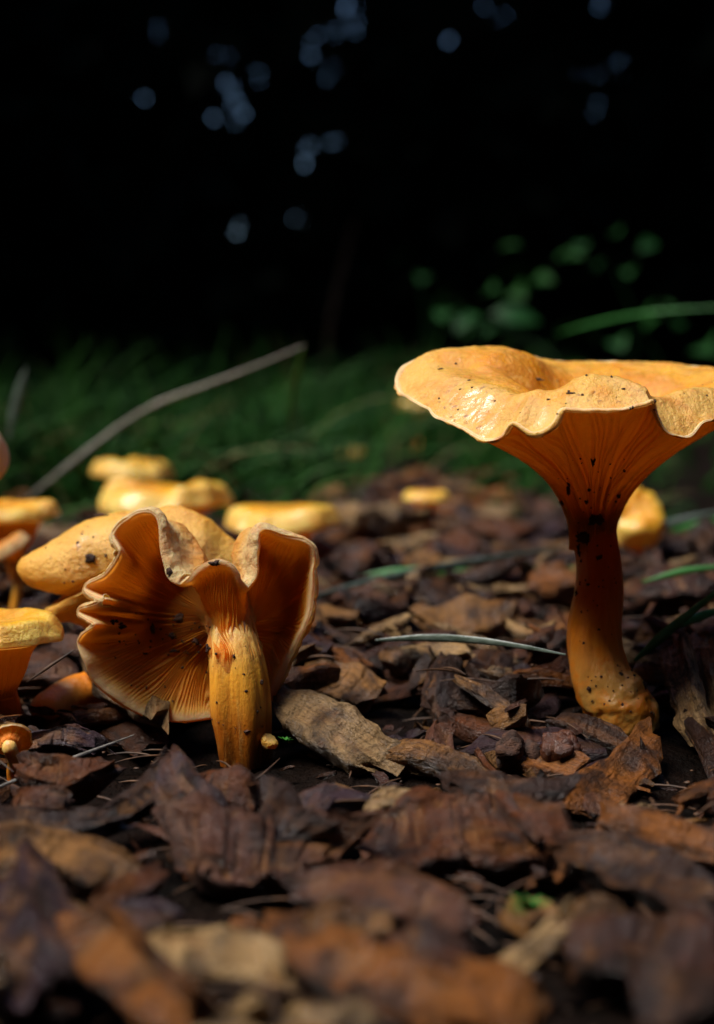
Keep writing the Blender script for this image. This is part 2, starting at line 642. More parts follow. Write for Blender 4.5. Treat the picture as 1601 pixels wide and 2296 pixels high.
def mushroom_cap(root, loc, R, top, gill, th, mats, nu=400, nv=60, gills=90, gamp=.03, seed=0, fuzz=.02, wav=0., names=("cap", "gills"), side=1, swell=0.):
    """R: rim stations (n,3); top: curves from the centre out to the crest; gill: curves from beside the rim in to the stem.
    All curves share their stations.  The rim is rounded, th thick."""
    n = len(R)
    fine = np.linspace(0, 1, 4000, endpoint=False)
    rf = closed_spline(R, fine) * .6 + closed_spline(gill[0], fine) * .4
    L = np.concatenate([[0], np.cumsum(np.linalg.norm(np.roll(rf, -1, 0) - rf, axis=1))])
    us = np.interp(np.linspace(0, L[-1], nu, endpoint=False), L, np.append(fine, 1.0))
    Rc = closed_spline(R, us)
    ph = np.linspace(0, 2 * math.pi, nu, endpoint=False)
    gc = [closed_spline(g, us) for g in gill]
    tc = [closed_spline(t_, us) for t_ in top]
    tan = unit(np.roll(Rc, -1, 0) - np.roll(Rc, 1, 0))
    o = unit(Rc - gc[0])
    nrm = unit(np.cross(tan, o)) * side
    # smooth the frame so that tight folds do not flip it
    for _ in range(6):
        nrm = unit(nrm + .5 * np.roll(nrm, 1, 0) + .5 * np.roll(nrm, -1, 0))
        o = unit(o + .5 * np.roll(o, 1, 0) + .5 * np.roll(o, -1, 0))
    if wav:
        q = np.stack([np.cos(ph) * 4, np.sin(ph) * 4, 0 * ph], 1)
        w = .6 * fbm(q * 1.6 + seed, seed, 3) + .6 * vn(q * 2.6 + seed, seed + 1)
        Rc = Rc + nrm * (wav * w)[:, None]
    thv = th * (1 + .25 * vn(np.stack([np.cos(ph) * 5, np.sin(ph) * 5, 0 * ph], 1), seed + 3))[:, None]
    cdir = unit(tc[-1] - Rc)
    gdir = unit(gc[0] - Rc)
    for _ in range(4):
        cdir = unit(cdir + .5 * np.roll(cdir, 1, 0) + .5 * np.roll(cdir, -1, 0))
        gdir = unit(gdir + .5 * np.roll(gdir, 1, 0) + .5 * np.roll(gdir, -1, 0))
    e_top = Rc + cdir * thv * 1.15 + nrm * thv * .75
    tip1 = Rc + cdir * thv * .35 + nrm * thv * .72
    tip = Rc - cdir * thv * .06 + nrm * thv * .28
    e_bot = Rc + gdir * thv * .35 - nrm * thv * .05
    curves = tc + [e_top, tip1, tip]
    m = len(curves)
    ts = np.concatenate([np.linspace(0, m - 4, nv, endpoint=False), np.linspace(m - 4, m - 1, nv // 2 + 6)])
    g = open_spline(np.array(curves + [e_bot]), ts)
    fl = g.reshape(-1, 3)
    N = grid_normals(g).reshape(-1, 3)
    if fuzz:
        fl = fl + N * (fuzz * 1.2 * fbm(fl * 3.1 + seed, seed + 7, 3) + fuzz * .5 * vn(fl * 13, seed + 8))[:, None]
    if swell:
        fl = fl + N * (swell * fbm(fl * .85 + seed, seed + 9, 2))[:, None]
    t = np.repeat(np.concatenate([np.linspace(0, .8, nv, endpoint=False), np.linspace(.8, 1, len(ts) - nv)]), nu)
    A = {"t": ('FLOAT', t), "gco": ('FLOAT_VECTOR', fl + seed * 5.3)}
    cap = link(names[0], mesh(names[0], fl - loc, grid_faces(len(ts), nu), mats[0], A), root)
    # gills
    cur = [tip, e_bot] + gc
    ts = np.concatenate([np.linspace(0, 1, 8, endpoint=False), np.linspace(1, len(cur) - 1, nv)])
    g2 = open_spline(np.array(cur), ts)
    N2 = grid_normals(g2)
    tt = np.concatenate([np.zeros(8), np.linspace(0, 1, nv)])
    T = np.repeat(tt, nu)
    phs = np.tile(np.arange(nu) / nu, len(ts))
    warp = .9 * fbm(np.stack([np.cos(phs * 6.283) * 9, np.sin(phs * 6.283) * 9, T * 3.2], 1), seed + 31, 2)
    a1 = np.abs(np.mod(phs * gills + warp, 1) - .5) * 2
    a2 = np.abs(np.mod(phs * gills * 2 + warp * 2, 1) - .5) * 2
    mixw = smooth(.62, .25, T + .18 * vn(np.stack([phs * 60, 0 * phs, 0 * phs], 1), seed))
    rid = (a1 * (1 - mixw) + np.maximum(a2 * .8, a1 * .5) * mixw) ** 1.3
    win = smooth(.02, .16, T) * (1 - .95 * smooth(.78, .95, T))
    f2 = g2.reshape(-1, 3) + N2.reshape(-1, 3) * ((rid - .5) * gamp * win)[:, None]
    A = {"t": ('FLOAT', T), "ridge": ('FLOAT', rid * win), "gco": ('FLOAT_VECTOR', f2 + seed * 5.3)}
    gl = link(names[1], mesh(names[1], f2 - loc, grid_faces(len(ts), nu), mats[1], A), root)
    return cap, gl, fl, f2, N, N2.reshape(-1, 3)


def blob(seed, r, squash=(1, 1, 1), n=10):
    """a small lumpy clod"""
    a = np.linspace(0, 2 * math.pi, n, endpoint=False)
    b = np.linspace(-math.pi / 2, math.pi / 2, n // 2 + 2)[1:-1]
    v = [[0, 0, -1.]]
    for bb in b:
        for aa in a:
            v.append([math.cos(bb) * math.cos(aa), math.cos(bb) * math.sin(aa), math.sin(bb)])
    v.append([0, 0, 1.])
    v = np.array(v)
    v = v * (1 + .55 * vn(v * 1.7 + seed * 3.7, seed))[:, None] * r * np.array(squash)
    f = []
    m = len(b)
    for k in range(m - 1):
        for i in range(n):
            f.append([1 + k * n + i, 1 + k * n + (i + 1) % n, 1 + (k + 1) * n + (i + 1) % n, 1 + (k + 1) * n + i])
    for i in range(n):
        f.append([0, 1 + (i + 1) % n, 1 + i])
        f.append([len(v) - 1, 1 + (m - 1) * n + i, 1 + (m - 1) * n + (i + 1) % n])
    return v, f


def surface_at(px, py, surf):
    """the nearest-to-eye vertex of the given (verts, normals) lists under a photograph pixel"""
    V = np.concatenate([s[0] for s in surf])
    X, Y, D = proj(V)
    e = np.hypot(X - px, Y - py)
    near = np.nonzero(e < max(6, e.min() + 3))[0]
    i = near[np.argmin(D[near])]
    return V[i]


def specks(root, loc, surf, big, small, seed, zone):
    """dirt: each larger clod a part, the crumbs one joined part"""
    for k, (px, py, r, sq) in enumerate(big):
        p = surface_at(px, py, surf)
        v, f = blob(seed + k, r * .0068, (sq[0], sq[1] * .6, sq[2]), 18)
        v = v * (1 + .25 * vn(v * 45 + k, seed))[:, None]
        v = v + p
        link("dirt_clod", mesh("dirt_clod", v - loc, f, M_DIRT, {"gco": ('FLOAT_VECTOR', v)}), root)
    r_ = np.random.default_rng(seed)
    VV, FF = [], []
    n0 = 0
    for k in range(small):
        x0, y0, x1, y1 = zone[k % len(zone)]
        px, py = r_.uniform(x0, x1), r_.uniform(y0, y1)
        p = surface_at(px, py, surf)
        X, Y, D = proj(p)
        if abs(X - px) > 6 or abs(Y - py) > 6:
            continue
        v, f = blob(seed + 50 + k, r_.uniform(.010, .028), (1, .6, r_.uniform(.6, 1.3)), 6)
        VV.append(v + p)
        FF += [[i + n0 for i in q] for q in f]
        n0 += len(v)
    if VV:
        v = np.concatenate(VV)
        o = link("dirt_crumbs", mesh("dirt_crumbs", v - loc, FF, M_DIRT, {"gco": ('FLOAT_VECTOR', v)}), root)
        o["kind"] = "stuff"


GROUP_M = "orange mushrooms growing in the wood chips"


# ---- the tall mushroom
def tall_mushroom():
    loc = P(1420, 1640, 25.9)
    root = thing("mushroom", loc, "tall orange mushroom with a wide wavy funnel cap and bent stem", "mushroom", GROUP_M)
    st = [  # px, py, depth of the margin; inset and height of the crest
        (888, 850, 26.2, .16, .30), (906, 880, 25.4, .18, .36), (942, 903, 24.8, .2, .42), (984, 934, 24.2, .22, .5), (1030, 955, 23.8, .24, .55),
        (1082, 977, 23.4, .25, .62), (1122, 972, 23.1, .26, .62), (1150, 946, 22.95, .28, .50), (1196, 962, 22.8, .30, .60), (1234, 946, 22.7, .30, .58),
        (1258, 914, 22.7, .3, .46), (1310, 914, 22.7, .3, .55), (1390, 915, 22.8, .3, .52), (1440, 903, 22.9, .26, .34), (1466, 896, 23.0, .2, .20),
        (1480, 932, 23.1, .2, .40), (1500, 969, 23.2, .22, .56), (1545, 972, 23.5, .24, .60), (1582, 946, 23.8, .24, .5), (1640, 930, 24.4, .22, .42),
        (1720, 900, 25.4, .2, .3), (1762, 872, 26.6, .18, .2), (1730, 850, 28.0, .16, .1), (1650, 834, 29.0, .14, .06), (1560, 822, 29.5, .12, .04),
        (1450, 815, 29.8, .12, .03), (1350, 813, 29.9, .12, .03), (1250, 810, 29.8, .12, .03), (1170, 801, 29.6, .14, .04), (1100, 789, 29.2, .16, .05),
        (1042, 783, 28.6, .18, .06), (985, 788, 27.8, .2, .1), (940, 798, 27.0, .2, .16), (902, 820, 26.5, .18, .24)]
    R = np.array([P(a, b, c) for a, b, c, _, _ in st])
    ins = np.array([s[3] * .88 for s in st])[:, None]
    hh = np.array([s[4] for s in st])
    axis = P(1330, 1000, 26.2)
    stem_top = P(1329, 1165, 26.2)
    flat = R.copy()
    dirs = R - axis
    dirs[:, 2] = 0
    crest = R - dirs * ins
    crest[:, 2] = R[:, 2] + hh * 1.02
    zr = R[:, 2].mean()
    inner = R - dirs * .55
    inner[:, 2] = zr - .28 + .5 * (R[:, 2] - zr)
    shoulder = .5 * (crest + inner)
    left = smooth(0, 1, (1240 - np.array([s[0] for s in st])) / 260.)
    inner[:, 2] += left * .55
    shoulder[:, 2] = .62 * crest[:, 2] + .38 * inner[:, 2] + .03
    core = R - dirs * .82
    core[:, 2] = zr - 1.1 + left * .3
    cen = np.tile([axis[0], axis[1], zr - 1.7], (len(R), 1))
    ud = unit(dirs)
    Sr = np.tile(stem_top, (len(R), 1)) + ud * .45
    hor = R - Sr
    def pt(hf, vf):
        q = Sr + hor * hf
        q[:, 2] = Sr[:, 2] + (R[:, 2] - Sr[:, 2]) * vf
        return q
    neck = Sr + np.array([0, 0, -.55])
    gill = [pt(.86, .90), pt(.55, .70), pt(.27, .47), pt(.09, .24), Sr, neck - ud * .02]
    cap, gl, fv, gv, n1, n2 = mushroom_cap(root, loc, R, [cen, core, inner, shoulder, crest], gill, .13, (M_CAP_TALL, M_GILL_DARK), 1100, 70,
                                           74, .095, 4, .018, .06, swell=.05)
    path = [P(1332, 1120, 26.2), P(1331, 1160, 26.2), P(1333, 1200, 26.2), P(1341, 1260, 26.15), P(1342, 1330, 26.1), P(1333, 1400, 26.05),
            P(1333, 1465, 26.0), P(1350, 1525, 25.9), P(1383, 1580, 25.8), P(1412, 1622, 25.75), P(1428, 1668, 25.8)]
    rad = np.array([50, 52, 50, 50, 54, 59, 62, 68, 76, 74, 40]) * .00815
    v, f, t, ends = sweep(path, rad, 72, 150, None, 2, .07)
    # torn, knobbly foot
    k = smooth(.62, .85, t)
    c = np.repeat(open_spline(path, np.linspace(0, len(path) - 1, 150)), 72, 0)
    o = unit(v - c)
    v = v + o * (k * .065 * fbm(v * 4.2, 71, 4))[:, None]
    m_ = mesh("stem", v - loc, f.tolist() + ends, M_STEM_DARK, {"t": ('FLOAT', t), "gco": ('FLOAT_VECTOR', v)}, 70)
    link("stem", m_, root)
    surf = [(fv, n1), (gv, n2), (v, None)]
    specks(root, loc, surf, [(1336, 1170, 20, (1, .6, .8)), (1306, 1205, 20, (1.1, .6, .9)), (1292, 1232, 10, (.5, .5, 1.6)), (1272, 1098, 9, (.5, .6, 2.2)), (1257, 1131, 8, (1, .7, .8)),
                             (1330, 1040, 8, (.7, .6, 1.6)), (1448, 1532, 9, (.8, .6, 1.1)), (1384, 1117, 7, (.7, .7, 1)), (1320, 1125, 6, (.8, .6, 1)),
                             (1394, 1508, 6, (1, .7, 1)), (1317, 1543, 7, (1, .7, 1)), (1342, 1247, 7, (1, .6, 1)), (1287, 1330, 6, (.7, .6, 1.3)),
                             (988, 822, 6, (1.4, 1, .4)), (1285, 880, 6, (1.8, 1, .6)), (1210, 850, 7, (2.6, 1, .5)), (1055, 848, 4, (1, 1, .7)), (1030, 868, 3, (1, 1, .7)),
                             (1400, 870, 4, (1.4, 1, .6)), (1225, 896, 4, (1.4, .8, .5))],
           110, 410, [(1285, 1180, 1400, 1440), (1250, 1020, 1400, 1180), (1310, 1450, 1470, 1620), (960, 800, 1590, 930)])


tall_mushroom()


# ---- the split mushroom in front
def split_mushroom():
    loc = P(540, 1690, 24.9)
    root = thing("mushroom", loc, "ruffled mushroom seen from its gill side, margin folded in three lobes", "mushroom", GROUP_M)
    D = 25.0
    st = [
        ((470, 1612, .45), (475, 1520, .55), (490, 1445, .15)), ((400, 1618, .35), (440, 1505, .62), (478, 1436, .15)),
        ((330, 1606, .22), (410, 1492, .68), (470, 1428, .15)), ((262, 1570, .1), (385, 1475, .72), (466, 1420, .15)),
        ((214, 1530, 0), (360, 1458, .78), (463, 1412, .15)), ((192, 1480, -.1), (345, 1438, .8), (460, 1405, .15)),
        ((176, 1436, -.05), (335, 1418, .82), (459, 1400, .15)), ((214, 1400, -.4), (330, 1402, .84), (459, 1396, .15)),
        ((178, 1370, -.02), (330, 1386, .85), (460, 1392, .15)), ((240, 1344, -.45), (331, 1370, .86), (461, 1388, .15)),
        ((193, 1318, -.05), (333, 1352, .87), (462, 1385, .15)), ((240, 1286, -.2), (338, 1335, .88), (463, 1382, .15)),
        ((274, 1238, -.3), (344, 1314, .88), (465, 1379, .14)), ((258, 1196, -.12), (350, 1285, .88), (467, 1377, .13)),
        ((303, 1156, -.25), (362, 1245, .86), (469, 1376, .12)), ((345, 1154, -.3), (388, 1205, .8), (472, 1377, .1)),
        ((356, 1196, -.36), (412, 1212, .62), (474, 1379, .08)), ((359, 1246, -.42), (430, 1240, .5), (476, 1382, .04)),
        ((372, 1295, -.5), (438, 1266, .3), (478, 1386, 0)), ((402, 1318, -.58), (440, 1300, .0), (478, 1392, -.1)),
        ((426, 1302, -.66), (446, 1340, -.25), (480, 1402, -.25)), ((446, 1276, -.72), (462, 1348, -.42), (486, 1410, -.36)),
        ((486, 1256, -.78), (490, 1346, -.52), (500, 1416, -.46)), ((520, 1270, -.78), (518, 1346, -.52), (520, 1416, -.48)),
        ((540, 1308, -.7), (538, 1354, -.44), (540, 1410, -.42)), ((558, 1324, -.58), (550, 1340, -.1), (555, 1402, -.3)),
        ((578, 1296, -.46), (548, 1300, .3), (563, 1394, -.1)), ((583, 1240, -.36), (540, 1255, .52), (566, 1388, .05)),
        ((590, 1198, -.3), (562, 1215, .72), (567, 1386, .12)), ((640, 1208, -.22), (612, 1258, .82), (568, 1388, .15)),
        ((690, 1218, -.2), (636, 1300, .84), (568, 1392, .15)), ((704, 1252, -.16), (644, 1335, .84), (567, 1396, .15)),
        ((697, 1322, -.1), (642, 1365, .8), (566, 1402, .15)), ((688, 1390, -.02), (636, 1400, .76), (564, 1410, .15)),
        ((654, 1460, .15), (620, 1432, .7), (560, 1420, .15)), ((622, 1530, .35), (600, 1465, .62), (554, 1430, .15)),
        ((600, 1575, .48), (576, 1488, .58), (545, 1440, .15)), ((540, 1602, .5), (525, 1510, .56), (525, 1448, .15))]
    R = np.array([P(a, b, D + c) for (a, b, c), _, _ in st])
    Gm = np.array([P(a, b, D + c) for _, (a, b, c), _ in st])
    Sr = np.array([P(a, b, D + c) for _, _, (a, b, c) in st])
    c0 = P(515, 1400, D + 1.0)
    # outer side: the gill side pushed away from the viewer / outwards
    tan = unit(np.roll(Gm, -1, 0) - np.roll(Gm, 1, 0))
    nn = unit(np.cross(tan, unit(R - Gm)))
    back = unit(np.array([0, 1., .15]))
    sgn = 1.0
    if (nn @ back).mean() < 0:
        sgn = -1.0
    nn = nn * sgn
    for _ in range(2):
        nn = unit(nn + .5 * np.roll(nn, 1, 0) + .5 * np.roll(nn, -1, 0))
    crest = Gm * .55 + R * .45 + nn * .15
    mid = Gm + nn * .22
    inn = Gm * .45 + Sr * .55 + nn * .2 + np.array([0, .35, 0])
    cen = np.tile(c0, (len(R), 1))
    g1 = R * .55 + Gm * .45
    g1 = g1 + nn * .04
    path = [P(512, 1330, D + .25), P(514, 1375, D + .0), P(519, 1420, D - .18), P(529, 1470, D - .25), P(537, 1530, D - .25), P(541, 1590, D - .22), P(545, 1640, D - .2), P(545, 1715, D - .15)]
    rad = np.array([22, 32, 46, 57, 63, 65, 60, 48]) * .00784
    def on_stem(k, f):
        c_ = open_spline(path, [k])[0]
        r_ = open_spline(rad[:, None], [k])[0, 0] * f
        q = Sr - Sr.mean(0)
        q = unit(np.stack([q[:, 0] / .43, q[:, 1] / .33], 1))
        return np.stack([c_[0] + q[:, 0] * r_, c_[1] + q[:, 1] * r_ * .8, np.full(len(q), c_[2])], 1)
    gill = [g1, Gm, Gm * .5 + Sr * .5 + np.array([0, .06, 0]), Sr, on_stem(2.5, 1.07), on_stem(3.0, 1.03), on_stem(3.5, .92)]
    cap, gl, fv, gv, n1, n2 = mushroom_cap(root, loc, R, [cen, inn, mid, crest], gill, .17, (M_CAP_TORN, M_GILL), 1500, 70, 112, .065, 9, .024, .03, side=sgn)
    v, f, t, ends = sweep(path, rad, 96, 150, (1, .8), 5, .03)
    # long shallow flutes on the stem
    c = np.repeat(open_spline(path, np.linspace(0, len(path) - 1, 150)), 96, 0)
    a = np.tile(np.arange(96), 150)
    fl = vn(np.stack([np.cos(a / 96 * 6.283) * 3.2, np.sin(a / 96 * 6.283) * 3.2, t * 1.2], 1), 77)
    v = v + unit(v - c) * (.055 * fl * smooth(.1, .4, t))[:, None]
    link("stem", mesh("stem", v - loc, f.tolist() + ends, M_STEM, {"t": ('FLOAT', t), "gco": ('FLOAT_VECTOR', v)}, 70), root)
    surf = [(fv, n1), (gv, n2), (v, None)]
    specks(root, loc, surf, [(380, 1278, 8, (.8, .7, 1.3)), (478, 1266, 9, (1.3, .7, .7)), (254, 1392, 7, (1.2, .6, .8)), (275, 1404, 8, (1.3, .6, .9)), (338, 1414, 8, (.7, .6, 1.6)),
                             (397, 1385, 10, (1.3, .6, 1)), (385, 1425, 9, (1.5, .6, .8)), (395, 1464, 9, (1.8, .6, .5)), (437, 1435, 9, (1.2, .6, 1.1)), (590, 1531, 6, (1, .7, .8)),
                             (330, 1462, 5, (1.4, .6, .6)), (460, 1455, 7, (.6, .6, 1.6)), (548, 1642, 6, (1.4, .6, .7))],
           60, 610, [(230, 1350, 460, 1560), (250, 1380, 450, 1480), (470, 1440, 600, 1640), (380, 1360, 470, 1500)])


split_mushroom()


# ---- the lobed mushroom lying behind it
def lobed_mushroom():
    D = 27.2
    loc = P(150, 1600, D)
    root = thing("mushroom", loc, "pale orange mushroom with a swollen lobed cap behind the ruffled one", "mushroom", GROUP_M)
    st = [(300, 1138, .35), (232, 1150, .3), (165, 1172, .2), (112, 1200, .1), (66, 1236, .05), (50, 1272, .05), (72, 1312, -.05), (112, 1333, -.05), (140, 1336, .12), (158, 1334, .42), (152, 1345, .3),
          (122, 1352, 0), (102, 1366, -.12), (118, 1386, -.15), (160, 1392, -.1), (210, 1420, .2), (240, 1480, .5), (330, 1520, .7), (430, 1480, .8), (520, 1400, .8), (560, 1320, .7), (562, 1260, .6),
          (535, 1212, .5), (480, 1172, .45), (420, 1152, .4), (360, 1140, .4)]
    def sc_(k, dd, cz=1.0):
        return np.array([P(300 + k * (a - 300), 1268 + k * (b - 1268), D + c * cz + dd) for a, b, c in st])
    R = sc_(.90, .75)
    cen = np.tile(P(300, 1268, D - .75), (len(R), 1))
    cpt = sc_(.35, -.72, .1)
    mid = sc_(.74, -.45, .5)
    crest = sc_(1.0, .12)
    # crease between the two left lobes
    for k in (8, 9, 10):
        mid[k] = mid[k] + np.array([0, .34, 0])
    Gm = np.array([P(300 + .6 * (a - 300), 1275 + .6 * (b - 1275), D + c + 1.0) for a, b, c in st])
    Sr = np.array([P(300 + .12 * (a - 300), 1290 + .12 * (b - 1290), D + 1.5) for a, b, c in st])
    tan = unit(np.roll(R, -1, 0) - np.roll(R, 1, 0))
    nn = unit(np.cross(tan, unit(R - Gm)))
    sg = 1.0 if (nn[:, 1]).mean() < 0 else -1.0
    cap, gl, fv, gv, n1, n2 = mushroom_cap(root, loc, R, [cen, cpt, mid, crest], [R * .8 + Gm * .2 + np.array([0, .12, 0]), Gm, Sr], .1, (M_CAP_LOBED, M_GILL), 320, 40, 60, .04, 14, .014, .0, side=sg, swell=.2)
    path = [P(330, 1330, D + .9), P(300, 1430, D + .8), P(235, 1525, D + .3), P(170, 1560, D - .1), P(110, 1592, D - .4), P(82, 1615, D - .5)]
    v, f, t, ends = sweep(path, np.array([40, 42, 42, 44, 42, 24]) * .0086, 40, 60, None, 8, .09)
    link("stem", mesh("stem", v - loc, f.tolist() + ends, M_STEM_DARK, {"t": ('FLOAT', t), "gco": ('FLOAT_VECTOR', v)}, 70), root)
    specks(root, loc, [(fv, n1)], [(205, 1248, 14, (1, .7, .9)), (175, 1213, 6, (1, .7, .6)), (232, 1152, 10, (1.8, .7, .6))], 18, 800, [(90, 1170, 280, 1320)])


lobed_mushroom()


# ---- plainer mushrooms, each with its own size, tilt and margin
def plain_mushroom(label, cx, cy, d, rad, bx, by, bd, fun=.9, dome=.25, dip=.3, up=(0, 0, 1), stem_r=.3, mats=None, wave=.08, droop=.25, seed=0, nu=160, nv=24, gills=50, out=None, gamp=.03):
    mats = mats or (M_CAP_SMALL, M_GILL_DARK, M_STEM_DARK)
    C = P(cx, cy, d)
    base = P(bx, by, bd)
    root = thing("mushroom", base, label, "mushroom", GROUP_M)
    w = unit(np.array(up, float)[None])[0]
    u1 = unit(np.cross(w, [0, 1., 0.01])[None])[0]
    u2 = np.cross(w, u1)
    n = 26
    a = np.linspace(0, 2 * math.pi, n, endpoint=False)
    dv = np.cos(a)[:, None] * u1 + np.sin(a)[:, None] * u2
    q = np.stack([np.cos(a) * 1.3, np.sin(a) * 1.3, 0 * a], 1)
    rr = rad * (1 + .13 * fbm(q + seed * 9.1, seed, 2) + .04 * vn(q * 4, seed + 1))
    hz = rad * wave * fbm(q * 1.2 + 40 + seed * 5, seed + 2, 2)
    if out is not None:
        rr = rr * np.interp(a, np.linspace(0, 2 * math.pi, len(out) + 1), list(out) + [out[0]])
    def ring(f, z, hw=1.):
        return C + dv * (rr * f)[:, None] + w * (z + hz * hw)[:, None]
    R = ring(1, -droop * rad * np.ones(n))
    crest = ring(.86, dome * rad * np.ones(n) * .8)
    mid = ring(.62, dome * rad * np.ones(n), .8)
    inner = ring(.3, (dome - dip * .7) * rad * np.ones(n), .3)
    cen = np.tile(C + w * (dome - dip) * rad, (n, 1))
    sdir = dv * stem_r
    bot = C - w * fun * rad
    Sr = bot + sdir
    gill = [ring(.9, (-droop * .8 - .02) * rad * np.ones(n)), .55 * ring(.6, -droop * rad * np.ones(n)) + .45 * (C - w * fun * rad * .5 + dv * (rr * .6)[:, None]),
            C - w * fun * rad * .72 + dv * (rr * .26 + stem_r * .6)[:, None], Sr, Sr - w * .1 * rad]
    tan = unit(np.roll(R, -1, 0) - np.roll(R, 1, 0))
    nn = unit(np.cross(tan, unit(R - gill[1])))
    sg = 1.0 if (nn @ w).mean() > 0 else -1.0
    cap, gl, fv, gv, n1, n2 = mushroom_cap(root, base, R, [cen, inner, mid, crest], gill, .055 * rad + .03, mats[:2], nu, nv, gills, gamp, 20 + seed, .010, .011 * rad, side=sg, swell=.07 * rad)
    midp = .5 * (bot + base) + np.array([.12 * rad, 0, 0])
    path = [bot + w * .2 * rad, bot - w * .1 * rad, midp, base, base - np.array([0, 0, .3])]
    v, f, t, ends = sweep(path, [stem_r * .9, stem_r, stem_r * .92, stem_r * 1.1, stem_r * .9], 20, 24, None, seed, .06)
    link("stem", mesh("stem", v - base, f.tolist() + ends, mats[2], {"t": ('FLOAT', t), "gco": ('FLOAT_VECTOR', v)}, 70), root)
    return root, base, fv, gv


def gbase(px, d, z=.1):
    x = (px - 800.5) * K * d
    y = d * math.cos(PITCH)
    return proj(np.array([x, y, z]))


def PM(label, cx, cy, d, halfw, bx, bd=None, **kw):
    bd = bd or d
    X, Y, DD = gbase(bx, bd)
    return plain_mushroom(label, cx, cy, d, halfw * K * d, X, Y, DD, **kw)


PM("orange mushroom cut by the left edge, flat cap touching the lobed one", -10, 1398, 25.6, 152, -30, seed=1, fun=1.0, dome=.12, dip=.1, stem_r=.35, droop=.24, wave=.05, nu=260, nv=34)
PM("large upright pale cap edge just entering at the left border", -137, 1000, 30, 140, -150, fun=.5, dome=.3, dip=.1, stem_r=.4, up=(.1, -.75, .65), wave=.02, seed=2, mats=(M_CAP_PALE, M_GILL, M_STEM), nu=200)
PM("blurred funnel mushroom at the left edge in front of the grass", 30, 1142, 39, 100, 25, seed=3, fun=1.0, dome=.14, dip=.15, stem_r=.28, droop=.16, wave=.12)
PM("small pale mushroom cap low at the left edge below the funnel one", 22, 1226, 36, 42, 20, seed=4, fun=.8, dome=.3, dip=.1, stem_r=.14, up=(-.5, -.2, .8), mats=(M_CAP_TORN, M_GILL, M_STEM))
PM("farthest flat yellow cap of the overlapping pair in front of the grass", 294, 1051, 56, 93, 300, seed=5, fun=.8, dome=.14, dip=.06, stem_r=.34, droop=.2, wave=.1)
PM("broad two-tiered yellow cap standing nearest behind the lobed mushroom", 368, 1108, 47, 148, 370, seed=6, fun=.8, dome=.14, dip=.10, stem_r=.4, droop=.18, wave=.13)
PM("smooth glossy yellow cap between the ruffled mushroom and the pale log piece", 637, 1160, 44, 122, 640, seed=7, fun=.7, dome=.2, dip=.0, stem_r=.34, droop=.16, wave=.03)
PM("tiny flat-capped mushroom on a thin dark stalk beside the pale log piece", 955, 1112, 51, 51, 960, seed=8, fun=.75, dome=.2, dip=.25, stem_r=.17, droop=.15, wave=.05)
PM("pinhead orange mushroom blurred right of the small flat-capped one", 1062, 1128, 72, 23, 1062, seed=9, fun=.8, dome=.4, dip=0, stem_r=.1, droop=.1)
PM("yellow mushroom showing its split cap just behind the tall stem", 1420, 1158, 44, 76, 1420, seed=10, fun=.35, dome=.5, dip=.05, stem_r=.3, up=(.1, -.75, .6), droop=.2, wave=.2, mats=(M_CAP_SMALL, M_GILL, M_STEM))
PM("small dull yellow cap far off under the left rim of the tall cap", 940, 906, 120, 50, 940, seed=11, fun=.7, dome=.2, dip=.1, stem_r=.3)
PM("faint yellow cap far away deep in the grass", 790, 1013, 110, 28, 790, seed=12, fun=.7, dome=.3, dip=.1, stem_r=.25)
PM("little half mushroom showing bright orange gills at the lower left", 24, 1664, 23.0, 46, 18, seed=13, fun=.35, dome=.3, dip=0, stem_r=.12, up=(-.1, .86, .42), droop=-.12, wave=.04,
   mats=(M_CAP_TORN, M_GILL_ORANGE, M_STEM), gills=34, gamp=.02, nu=300)
PM("tiny orange mushroom button at the foot of the ruffled one", 603, 1662, 24.6, 20, 600, seed=14, fun=.7, dome=.5, dip=0, stem_r=.06, up=(.5, -.3, .7), mats=(M_CAP_LOBED, M_GILL_ORANGE, M_STEM))


# ------------------------------------------------------------------ wood chips
_FACES = {}


